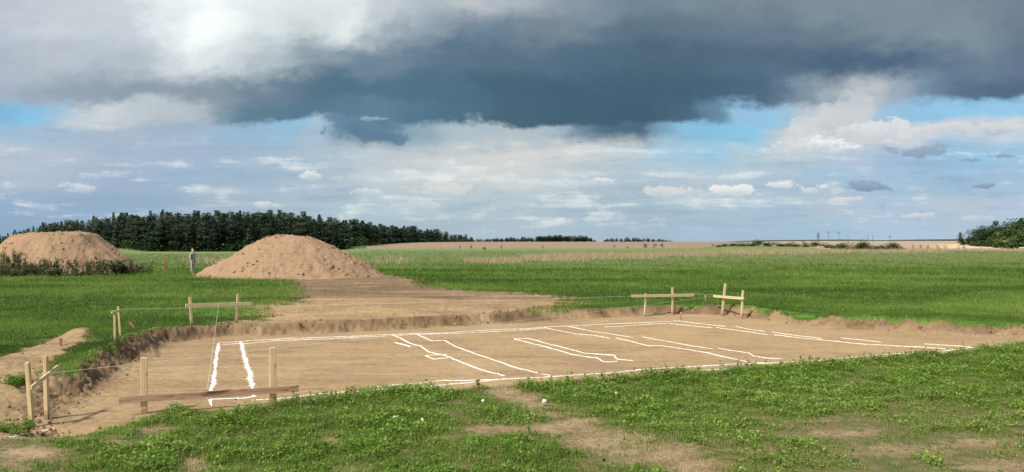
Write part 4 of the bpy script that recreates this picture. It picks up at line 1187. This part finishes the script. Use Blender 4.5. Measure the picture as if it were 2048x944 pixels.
for i, (px, tpy, bpy_, w, dd, lab) in enumerate([(8, 520, 556, 40, 56.0, 'dark weed clump at the extreme left end of the weedy heap'), (26, 492, 530, 34, 58.2, 'tall wispy weeds climbing the left shoulder of the weedy heap'), (60, 522, 556, 46, 56.0, 'low green weed clump under the left half of the weedy heap'),
        (84, 512, 540, 30, 57.0, 'brownish weed clump low on the weedy heap, left of its middle'), (104, 530, 556, 40, 55.8, 'small dark weed clump at the foot of the weedy heap near its middle'), (126, 508, 548, 44, 56.6, 'bushy weed clump on the middle of the weedy heap'),
        (158, 538, 556, 30, 55.8, 'little weed clump at the foot of the weedy heap right of its middle'), (208, 512, 548, 50, 57.6, 'brown weed clump on the right slope of the weedy heap'), (236, 514, 552, 50, 58.5, 'broad dark weed clump at the right foot of the weedy heap'),
        (262, 520, 552, 44, 59.0, 'dark green weed clump just right of the weedy heap'), (284, 528, 550, 30, 59.5, 'last low weed clump in the grass right of the weedy heap'), (-20, 505, 555, 50, 57.0, 'dark weed clump cut by the left picture edge'), (176, 516, 530, 18, 58.0, 'small tuft of dry weed high on the right slope of the weedy heap'),
        (36, 532, 556, 40, 55.6, 'dark weed clump at the left foot of the weedy heap'), (190, 536, 556, 36, 56.4, 'green weed clump at the right foot of the weedy heap')]):
    x = (px - 1024) / F * dd
    # stand it on the surface of the heap or on the meadow
    dd -= 1.2; x = (px - 1024) / F * dd
    r = math.hypot((x - HX2) / (6.7 if x > HX2 else 6.0), (dd - HY2) / 5.2)
    hz = G(x, dd) + max(0.0, float(np.interp(r, [0, .34, .46, .58, .72, .86, 1.0, 1.06], [1, .99, .93, .72, .48, .22, .02, 0]))) * 3.05
    top = H - (tpy - HZ) * dd / F
    h = float(np.clip(top - hz, .4, 2.0)) * .86
    o = plant('weed_clump', (x, dd, hz - .05), h / 1.4, i * 1.7, WEED[i % 4], None, lab, 'weeds', None, wide=(w * dd / F / 2.0) / (h / 1.4))

for px, py, hh, ww, lab in [(30, 868, .18, .5, 'small leafy weed at the lower left corner beside the twin stakes'), (36, 768, .16, .6, 'tuft of weeds in the bare soil left above the twin stakes')]:
    g = ground_at(px, py)
    m_ = WEED[int(px) % 4].copy(); m_.materials.clear(); m_.materials.append(M['clover'])
    o = plant('weed_clump', g, hh / 1.4, px, m_, None, lab, 'weeds', None, wide=ww / hh * .6)
# ------------------------------------------------------------------ power poles on the horizon
def pole(px, top_py, kind, d, label, base_py=480.5):
    x = (px - 1024) / F * d; z = G(x, d); top = H - (top_py - HZ) * d / F; h = top - z
    root = empty('power_pylon' if kind == 'lattice' else 'power_pole', (x, d, z), label, 'power pylon' if kind == 'lattice' else 'power pole')
    def bar(bm, a, b, r):
        a = Vector(a); b = Vector(b); dv = (b - a).normalized(); s1 = dv.orthogonal().normalized() * r; s2 = dv.cross(s1.normalized()) * r
        q = [bm.verts.new(p + o) for p in (a, b) for o in (s1 + s2, s1 - s2, -s1 - s2, -s1 + s2)]
        for k in range(4): bm.faces.new((q[k], q[(k + 1) % 4], q[4 + (k + 1) % 4], q[4 + k]))
        bm.faces.new(q[3::-1]); bm.faces.new(q[4:])
    bm = bmesh.new()
    if kind == 'lattice':
        for sx in (-1, 1):
            for sy in (-1, 1): bar(bm, (sx * .9, sy * .9, -1), (sx * .25, sy * .25, h), .09)
        for k in range(6):
            z0, z1 = h * k / 6, h * (k + 1) / 6; w0, w1 = .9 - .65 * k / 6, .9 - .65 * (k + 1) / 6
            bar(bm, (-w0, -w0, z0), (w1, -w1, z1), .07); bar(bm, (w0, w0, z0), (-w1, w1, z1), .07); bar(bm, (w0, -w0, z0), (w1 * -1, -w1, z1), .07)
        bm_obj('tower', bm, M['steel'], root)
        for zz_, wv in ((.62, 1.9), (.78, 2.4), (.95, 1.6)):
            b2 = bmesh.new(); bar(b2, (-wv, 0, h * zz_), (wv, 0, h * zz_), .13); bm_obj('crossarm', b2, M['steel'], root)
    else:
        bar(bm, (0, 0, -1), (0, 0, h), .14); bm_obj('mast', bm, M['steel'], root)
        if kind == 'y':
            b2 = bmesh.new(); bar(b2, (-1.6, 0, h + .5), (0, 0, h - .9), .13); bar(b2, (1.6, 0, h + .5), (0, 0, h - .9), .13); bar(b2, (-1.7, 0, h + .3), (1.7, 0, h + .3), .10); bm_obj('crossarm', b2, M['steel'], root)
        else:
            b2 = bmesh.new(); bar(b2, (-.7, 0, h - .6), (.7, 0, h - .6), .12); bm_obj('crossarm', b2, M['steel'], root)
for px, tp, kd, lab in [(1636.5, 465.5, 'lattice', 'lattice pylon with several crossarms on the skyline, the heaviest of the row'), (1657, 464.5, 'y', 'fork-topped power pole on the skyline next to the lattice pylon'), (1677.5, 464.5, 'y', 'second fork-topped power pole right of the lattice pylon'),
                        (1695.5, 471, 'i', 'short thin power pole in the gap right of the two tall forked ones'), (1725, 474.5, 'i', 'smallest far power pole, barely above the ridge'), (1735, 470.5, 'i', 'slim far power pole left of the thicker dark mast'),
                        (1745, 470.5, 'i', 'dark straight mast on the ridge right of the slim pole'), (1780, 473, 'y', 'isolated fork-topped power pole, rightmost of the skyline row')]:
    pole(px, tp, kd, 880, lab)

# ------------------------------------------------------------------ the person
def skin_obj(name, chains, mat, parent, sub=1):
    """chains: list of lists of (x, y, z, radius); points that repeat are welded; each loose piece gets its own root"""
    vs = []; rad = []; idx = {}; ed = set()
    for ch in chains:
        prev = None
        for p in ch:
            k = tuple(round(c, 4) for c in p[:3])
            if k not in idx: idx[k] = len(vs); vs.append(k); rad.append(p[3])
            i = idx[k]
            if prev is not None: ed.add((prev, i))
            prev = i
    me = bpy.data.meshes.new(name); me.from_pydata(vs, list(ed), [])
    o = bpy.data.objects.new(name, me); COL.objects.link(o); o.parent = parent
    m = o.modifiers.new('skin', 'SKIN'); m.use_smooth_shade = True
    if not me.skin_vertices: me.attributes  # layer is made by the modifier
    par = list(range(len(vs)))
    def find(a):
        while par[a] != a: a = par[a]
        return a
    for a, b in ed: par[find(b)] = find(a)
    roots = set()
    sk = me.skin_vertices[0].data
    for i in range(len(vs)):
        r = rad[i]; sk[i].radius = (r if isinstance(r, tuple) else (r, r))
        sk[i].use_root = False
        if find(i) not in roots: roots.add(find(i)); sk[i].use_root = True
    s = o.modifiers.new('subsurf', 'SUBSURF'); s.levels = sub; s.render_levels = sub
    me.materials.append(mat)
    return o

def build_person():
    g = ground_at(385, 547)
    root = empty('person', g, 'person in a blue and white checked shirt and pale trousers standing in the meadow', 'person')
    root.rotation_euler = (0, 0, math.radians(-14)); root.scale = (1.02, 1.02, 1.02)
    skin = mat_plain('skin', (0.55, 0.34, 0.24), (0.48, 0.28, 0.19), 12, .6)
    hair = mat_plain('grey_hair', (0.24, 0.21, 0.19), (0.36, 0.33, 0.30), 60, .7)
    trou = mat_plain('pale_trousers', (0.42, 0.39, 0.31), (0.25, 0.24, 0.20), 9, .9)
    shoe = mat_plain('brown_shoe', (0.12, 0.075, 0.05), (0.16, 0.10, 0.07), 9, .7)
    dark = mat_plain('dark_eye', (0.02, 0.02, 0.02), (0.03, 0.02, 0.02), 9, .4)
    m, t, b = material('checked_shirt')
    co = t.objco(); sp = t.nt.nodes.new('ShaderNodeSeparateXYZ'); t.nt.links.new(co, sp.inputs[0])
    fx = X(t.nt, sp.outputs[1])._m('MULTIPLY', 8.0)._m('FRACT'); fz = X(t.nt, sp.outputs[2])._m('MULTIPLY', 8.0)._m('FRACT'); fy = X(t.nt, sp.outputs[0])._m('MULTIPLY', 8.0)._m('FRACT')
    a = fx.step(.45, .55) + fz.step(.45, .55) + fy.step(.45, .55) * .5
    colour_in(t, b, t.mix((a * .45).clamp(), (0.014, 0.026, 0.085), (0.42, 0.47, 0.56)))
    shirt = m
    ch = [[(0, 0, .93, .11), (0, 0, 1.10, .11), (0, 0, 1.28, .125), (.0, 0, 1.42, .115), (.01, 0, 1.50, .055), (.02, 0, 1.56, .055), (.035, 0, 1.62, .088), (.03, 0, 1.70, .085), (.025, 0, 1.75, .05)]]
    hands = []
    for s in (-1, 1):
        ch.append([(0, 0, 1.42, .115), (0, s * .19, 1.43, .062), (-.03, s * .235, 1.17, .045), (.06, s * .22, .95, .031), (.075, s * .215, .89, .036), (.085, s * .21, .845, .034)])
        ch.append([(0, 0, .93, .11), (0, s * .095, .90, .095), (.015, s * .10, .50, .062), (-.015, s * .105, .11, .042), (.02, s * .107, .055, .042), (.13, s * .118, .04, .036)])
        for k, (dx, l) in enumerate([(-.027, .062), (-.009, .075), (.010, .08), (.028, .07)]):
            bx = .085 + dx
            hands.append([(bx, s * .212, .85, .010), (bx + .004, s * .205, .85 - l * .75, .0085), (bx + .012, s * .192, .85 - l * 1.3, .0075)])
        hands.append([(.10, s * .215, .895, .011), (.125, s * .205, .865, .0095), (.13, s * .198, .83, .008)])
        hands.append([(.02, s * .075, 1.655, .02), (.012, s * .096, 1.66, .016), (.012, s * .092, 1.625, .010)])   # ears
    hands.append([(.10, 0, 1.665, .012), (.135, 0, 1.645, .014), (.11, 0, 1.63, .010)])                           # nose
    skin_obj('body', ch + hands, skin, root, 1)
    sh = [[(0, 0, .90, .142), (0, 0, 1.10, .140), (0, 0, 1.28, .150), (0, 0, 1.41, .135), (.008, 0, 1.485, .072)]]
    for s in (-1, 1): sh.append([(0, 0, 1.41, .135), (0, s * .19, 1.43, .080), (-.03, s * .238, 1.17, .066), (.04, s * .226, 1.0, .052)])
    skin_obj('shirt', sh, shirt, root, 1)
    tr = [[(0, 0, .99, .125), (0, 0, .90, .125)]]
    for s in (-1, 1): tr.append([(0, 0, .90, .125), (0, s * .095, .84, .110), (.015, s * .10, .50, .082), (-.01, s * .106, .10, .066)])
    skin_obj('trousers', tr, trou, root, 1)
    for s in (-1, 1): skin_obj('shoe', [[(-.05, s * .107, .045, .045), (.03, s * .11, .05, .052), (.14, s * .12, .035, .042)]], shoe, root, 1)
    skin_obj('hair', [[(-.055, 0, 1.62, .050), (-.035, 0, 1.70, .074), (.0, 0, 1.755, .066), (.05, 0, 1.765, .045)]], hair, root, 1)
    for s in (-1, 1): skin_obj('eye', [[(.112, s * .032, 1.672, .010), (.116, s * .034, 1.672, .009)]], dark, root, 0)
    skin_obj('mouth', [[(.112, -.02, 1.597, .006), (.118, 0, 1.597, .007), (.112, .02, 1.597, .006)]], mat_plain('lips', (.35, .14, .11), (.3, .12, .1), 9, .5), root, 0)
build_person()

# ------------------------------------------------------------------ sky
SUN_AZ = math.radians(-138)   # from the left, a little behind the viewer (measured from +Y towards +X)
SUN_EL = math.radians(47)
EXPO = 0.45
def build_world():
    w = bpy.data.worlds.new('World'); SC.world = w; w.use_nodes = True
    nt = w.node_tree; t = NT(nt); bg = nt.nodes['Background']
    STR = 0.10; bg.inputs['Strength'].default_value = STR
    sky = nt.nodes.new('ShaderNodeTexSky'); sky.sky_type = 'NISHITA'; sky.sun_disc = False
    sky.sun_elevation = SUN_EL; sky.sun_rotation = SUN_AZ
    sky.dust_density = 1.5; sky.air_density = 1.2
    tc = nt.nodes.new('ShaderNodeTexCoord'); sp = nt.nodes.new('ShaderNodeSeparateXYZ'); nt.links.new(tc.outputs['Generated'], sp.inputs[0])
    dx, dy, dz = [X(nt, sp.outputs[k]) for k in range(3)]
    yy = dy.max(0.12)
    px = (dx / yy) * F + 1024.0
    py = (dz / yy) * (-F) + HZ
    def vec(a, b, c=0.0):
        n = nt.nodes.new('ShaderNodeCombineXYZ')
        for i, v in enumerate((a, b, c)):
            if isinstance(v, X): nt.links.new(v.s, n.inputs[i])
            else: n.inputs[i].default_value = v
        return n.outputs[0]
    # perspective of a flat cloud deck: features get flatter towards the horizon
    el = (py * -1.0 + 520.0).max(20.0)            # ~ height above the horizon
    flat = (el * (1 / 420.0)).min(1.0)
    wv = vec(px * (1 / 210.0), py * (1 / 120.0), 3.3)
    n_ = nt.nodes.new('ShaderNodeTexNoise'); nt.links.new(wv, n_.inputs['Vector']); n_.inputs['Scale'].default_value = 1.0; n_.inputs['Detail'].default_value = 8; n_.inputs['Roughness'].default_value = .58
    s2 = nt.nodes.new('ShaderNodeSeparateColor'); nt.links.new(n_.outputs['Color'], s2.inputs[0])
    w1x = X(nt, s2.outputs[0]) - .5; w1y = X(nt, s2.outputs[1]) - .5; w1z = X(nt, s2.outputs[2]) - .5
    wv2 = vec(px * (1 / 46.0), py * (1 / 30.0), 5.0)
    nn = nt.nodes.new('ShaderNodeTexNoise'); nt.links.new(wv2, nn.inputs['Vector']); nn.inputs['Scale'].default_value = 1.0; nn.inputs['Detail'].default_value = 9; nn.inputs['Roughness'].default_value = .68
    s3 = nt.nodes.new('ShaderNodeSeparateColor'); nt.links.new(nn.outputs['Color'], s3.inputs[0])
    e1 = X(nt, s3.outputs[0]) - .5; e2 = X(nt, s3.outputs[1]) - .5; e3 = X(nt, s3.outputs[2]) - .5
    wx = px + w1x * (170.0 * flat + 40.0) + e1 * (70.0 * flat + 20.0)
    wy = py + w1y * (115.0 * flat + 16.0) + e2 * (48.0 * flat + 8.0)
    rows = SKYROWS
    ramps = []
    for yv, cells in rows:
        r = nt.nodes.new('ShaderNodeValToRGB'); cr = r.color_ramp; cr.interpolation = 'EASE'
        u = (wx + 100.0) * (1 / 2248.0)
        nt.links.new(u.clamp().s, r.inputs[0])
        els = sorted(cells.items())
        while len(cr.elements) > 1: cr.elements.remove(cr.elements[-1])
        first = True
        for xx, c in els:
            p = (xx + 100) / 2248.0
            e = cr.elements[0] if first else cr.elements.new(min(1, max(0, p)))
            if first: e.position = max(0, p)
            first = False
            l = lin(c); e.color = (l[0], l[1], l[2], 1)
        ramps.append((yv, r.outputs[0]))
    c = ramps[0][1]
    for (ya, _), (yb, cb) in zip(ramps[:-1], ramps[1:]):
        k = {180: 8, 225: 11, 120: 4}.get(ya, 0)
        c = t.mix(wy.step(ya + k, yb - k), c, cb)
    # fine structure: billows above, streaks below
    d1 = t.noise(vec(px * (1 / 95.0) + w1x * 1.2, py * (1 / 42.0) + w1y * 1.2, 8.0), 1.0, 9, .62)
    d2 = t.noise(vec(px * (1 / 260.0) + w1x * .8, py * (1 / 26.0) + w1y * .6, 1.0), 1.0, 8, .62)
    low = wy.step(225, 320)
    det = (d1 - .5) * (1.0 - low) * 0.30 + (d2 - .5) * low * 0.30 + 1.0
    c = t.mulc(c, det)
    # pale streaks of broken cloud in the lower sky
    st = (d2 * .55 + d1 * .45 + e3 * .24 + px.step(500, 950) * px.step(1500, 1150) * .035).step(.52, .67) * py.step(262, 310) * py.step(472, 440)
    c = t.mix(st * .72, c, lin((234, 233, 231)))
    bl = (d2 * -.55 + d1 * -.5 + e1 * .2 + 1.05).step(.55, .68) * py.step(225, 280) * py.step(470, 420)
    c = t.mix(bl * .42, c, lin((136, 168, 194)))
    # separate small cumulus
    for cx, cy, rw, rh, top, bot, op in CUMULUS:
        ax = (px - cx) * (1 / rw) + e1 * 2.6 + w1x * 1.5; ay = (py - cy) * (1 / rh) + e2 * 3.0 + w1y * 1.5
        r2 = ax * ax + ay * ay
        m = (r2 + e3 * 4.2).step(1.0, 0.40) * op
        c = t.mix(m, c, t.mix((ay + e3 * 1.2).step(-.6, .8), lin(top), lin(bot)))
    gm = nt.nodes.new('ShaderNodeVectorMath'); gm.operation = 'MULTIPLY'; nt.links.new(c, gm.inputs[0]); gm.inputs[1].default_value = (1.0, 1.05, 1.045)
    vis = t.mulc(gm.outputs[0], 1.0 / STR * 2 ** (-EXPO))
    # the rest of the vault: blue with broken bright cloud
    cn = t.noise(vec(dx * 2.0, dy * 2.0, dz * 3.0), 1.5, 6, .6)
    vault = t.mix(cn.step(.42, .62) * .75, sky.outputs[0], tuple(lin((214, 217, 222)) / STR))
    k = (py.step(-150, -520)).max(dy.step(.55, .25))
    fin = t.mix(k, vis, vault)
    nt.links.new(fin, bg.inputs['Color'])
    w.cycles.sampling_method = 'MANUAL'; w.cycles.sample_map_resolution = 1024
def row(s):
    d = {}
    for tok in s.split():
        x, c = tok.split(':'); r, g, b = c.split(','); d[float(x)] = (float(r), float(g), float(b))
    return d
SKYROWS = [
 (-60, row('0:195,198,208 200:210,213,218 384:252,253,253 520:238,240,241 640:228,230,232 768:205,210,215 900:178,185,194 1030:165,172,182 1152:140,152,164 1400:130,144,156 1700:130,144,155 2048:120,134,150')),
 (0, row('0:190,195,205 128:196,200,208 250:205,210,214 330:232,235,238 400:250,251,252 480:232,235,236 560:224,227,229 640:222,225,228 700:222,226,228 768:200,205,211 860:176,184,192 950:190,192,196 1024:172,178,187 1152:135,148,161 1280:116,132,147 1408:120,135,148 1536:120,133,146 1664:124,139,150 1792:126,141,152 1920:121,136,149 2048:114,129,145')),
 (60, row('0:190,195,207 128:200,205,212 250:196,201,209 320:225,228,232 390:252,253,253 450:240,243,243 520:222,227,229 620:206,211,214 700:228,232,232 770:186,193,201 850:148,160,172 950:122,138,154 1024:112,130,147 1110:122,136,149 1200:100,119,136 1280:95,115,132 1408:100,119,135 1536:100,118,135 1664:106,123,139 1792:124,139,150 1920:128,143,154 2048:110,125,141')),
 (120, row('0:176,183,196 128:186,191,201 256:182,189,199 330:205,210,215 400:222,225,227 470:208,212,216 540:182,190,197 640:148,161,171 768:114,134,151 896:95,118,138 1024:89,112,131 1152:84,108,128 1280:80,103,122 1408:82,105,124 1536:85,108,128 1664:80,102,125 1792:82,103,128 1880:98,118,140 1940:108,127,147 2048:100,118,140')),
 (180, row('0:166,176,193 128:152,164,179 256:142,154,169 330:148,158,171 400:140,153,166 512:112,133,149 640:88,115,135 768:84,114,134 896:80,109,129 1024:72,99,119 1152:70,96,116 1280:71,97,117 1408:72,98,120 1500:78,103,126 1560:96,118,140 1610:128,146,160 1664:160,170,181 1720:186,190,196 1780:156,168,182 1840:122,141,160 1910:92,113,139 2048:84,104,130')),
 (225, row('0:132,178,212 50:138,190,226 100:160,192,218 150:196,203,211 200:206,209,213 260:192,198,204 380:178,186,194 440:130,150,166 500:98,126,146 640:87,119,141 720:92,124,145 768:98,128,148 896:80,112,132 1024:75,102,121 1152:71,97,116 1280:66,92,112 1360:76,102,122 1420:104,136,160 1465:148,188,216 1540:150,192,222 1590:180,194,207 1650:205,205,208 1720:202,202,206 1780:160,188,214 1850:147,191,222 1950:150,196,227 2048:154,200,230')),
 (265, row('0:160,186,211 128:166,186,206 256:170,183,201 384:160,178,199 500:152,181,206 580:152,187,212 640:168,190,206 690:106,136,158 730:90,121,146 790:94,126,151 840:140,165,182 896:172,186,196 1024:182,189,196 1130:168,181,191 1190:108,133,151 1240:80,107,127 1280:80,107,127 1320:120,155,180 1370:138,188,218 1500:141,196,226 1550:185,198,208 1590:218,214,214 1660:196,199,207 1728:210,208,212 1800:214,212,215 1920:206,206,212 1984:194,202,215 2048:208,209,215')),
 (310, row('0:185,192,206 128:181,189,206 256:170,182,203 384:165,180,203 512:165,183,203 640:175,190,203 768:190,198,204 896:206,206,207 1024:211,209,207 1152:206,206,206 1260:196,203,208 1340:170,198,216 1420:158,196,220 1490:182,200,212 1600:192,199,208 1728:181,195,212 1792:162,186,213 1856:152,182,211 1920:150,190,220 2048:155,191,219')),
 (360, row('0:180,190,206 256:161,178,201 384:160,180,202 512:166,184,203 640:176,190,203 768:195,203,207 896:201,205,208 1024:206,208,208 1152:191,201,207 1280:176,191,204 1408:186,196,207 1536:175,192,208 1664:166,189,209 1792:165,190,211 1920:160,186,211 2048:165,190,213')),
 (410, row('0:150,172,199 256:151,173,198 512:170,185,200 640:171,188,201 768:181,195,205 896:185,197,204 1024:181,195,203 1152:167,184,197 1280:167,184,199 1408:180,195,206 1536:170,190,206 1664:179,192,207 1792:175,192,211 1920:184,195,210 2048:179,195,213')),
 (462, row('0:145,168,193 256:151,172,194 512:165,182,196 768:171,188,199 1024:175,190,201 1152:174,190,203 1280:166,184,200 1408:166,186,203 1664:166,189,209 1792:175,195,213 2048:180,197,213')),
]
W1 = (238, 234, 232); G1 = (196, 200, 207); D1 = (120, 142, 168)
CUMULUS = [
 (1640, 290, 90, 22, (240, 238, 236), (196, 200, 207), .95), (1600, 262, 60, 34, (216, 212, 212), (200, 201, 207), .6), (1800, 262, 130, 24, (226, 222, 222), (196, 200, 208), .85), (1960, 256, 110, 14, (220, 217, 218), (205, 206, 212), .7),
 (1700, 215, 50, 40, (208, 208, 212), (196, 199, 206), .5), (1845, 300, 58, 14, (160, 172, 190), (140, 158, 182), .9), (1475, 383, 50, 14, W1, (200, 205, 211), .95), (1345, 390, 60, 15, (222, 220, 219), (188, 198, 208), .8), (1570, 370, 26, 9, W1, G1, .8),
 (1650, 379, 50, 12, (232, 229, 228), (192, 199, 208), .9), (1745, 372, 50, 11, (148, 165, 187), (128, 149, 174), .9), (1690, 398, 42, 7, (226, 224, 224), G1, .7), (1965, 373, 32, 7, (140, 162, 186), (126, 148, 174), .9), (1830, 430, 36, 8, (224, 222, 224), G1, .6), (1945, 436, 40, 6, (220, 219, 221), G1, .5),
 (1940, 320, 28, 4, (142, 164, 190), (135, 157, 183), .8), (2010, 313, 30, 5, (142, 164, 190), (135, 157, 183), .8), (160, 376, 30, 11, (214, 217, 222), (176, 189, 206), .8), (182, 350, 36, 8, (208, 212, 219), (176, 189, 206), .6), (12, 372, 24, 9, (212, 214, 219), (180, 190, 206), .7), (618, 350, 26, 12, (232, 231, 230), (190, 199, 207), .85),
 (530, 411, 34, 8, (226, 222, 217), (186, 196, 205), .8), (735, 385, 36, 10, (222, 220, 217), (190, 199, 206), .7), (830, 412, 40, 11, (218, 216, 213), (186, 196, 204), .6), (880, 383, 70, 16, (226, 222, 217), (196, 203, 208), .6), (1090, 366, 70, 11, (226, 224, 221), (190, 200, 208), .6), (1210, 362, 26, 7, W1, G1, .7), (1170, 394, 14, 6, W1, G1, .6),
 (740, 260, 90, 26, (104, 134, 156), (88, 119, 145), .7), (755, 238, 30, 5, (170, 186, 198), (150, 170, 186), .6), (430, 385, 60, 8, (196, 203, 211), (172, 187, 203), .5), (1420, 405, 70, 8, (206, 210, 213), (180, 193, 205), .6), (1560, 400, 50, 8, (206, 212, 218), (178, 194, 208), .5),
]
build_world()

sl = bpy.data.lights.new('sun', 'SUN'); sl.energy = 4.4; sl.angle = math.radians(4.0); sl.color = (1.0, 0.94, 0.84)
so = bpy.data.objects.new('sun', sl); COL.objects.link(so)
dirv = Vector((math.sin(SUN_AZ) * math.cos(SUN_EL), math.cos(SUN_AZ) * math.cos(SUN_EL), math.sin(SUN_EL)))
so.rotation_euler = dirv.to_track_quat('Z', 'Y').to_euler(); so.location = (-30, -5, 40)

# ------------------------------------------------------------------ camera and output
cam = bpy.data.cameras.new('camera'); co = bpy.data.objects.new('camera', cam); COL.objects.link(co)
co.location = (0, 0, H); co.rotation_euler = (math.radians(90), 0, 0)
cam.sensor_width = 36; cam.lens = F / 2048 * 36; cam.shift_y = (HZ - 472) / 2048
cam.clip_start = 0.1; cam.clip_end = 20000
SC.camera = co
vs = SC.view_settings; vs.view_transform = 'Standard'; vs.look = 'None'; vs.exposure = EXPO; vs.gamma = 1
SC.display_settings.display_device = 'sRGB'
SC.render.engine = 'CYCLES'
cy = SC.cycles; cy.use_denoising = True; cy.max_bounces = 5; cy.diffuse_bounces = 3; cy.transmission_bounces = 3; cy.use_adaptive_sampling = True; cy.adaptive_threshold = 0.02
SC.render.resolution_x = 1024; SC.render.resolution_y = 472
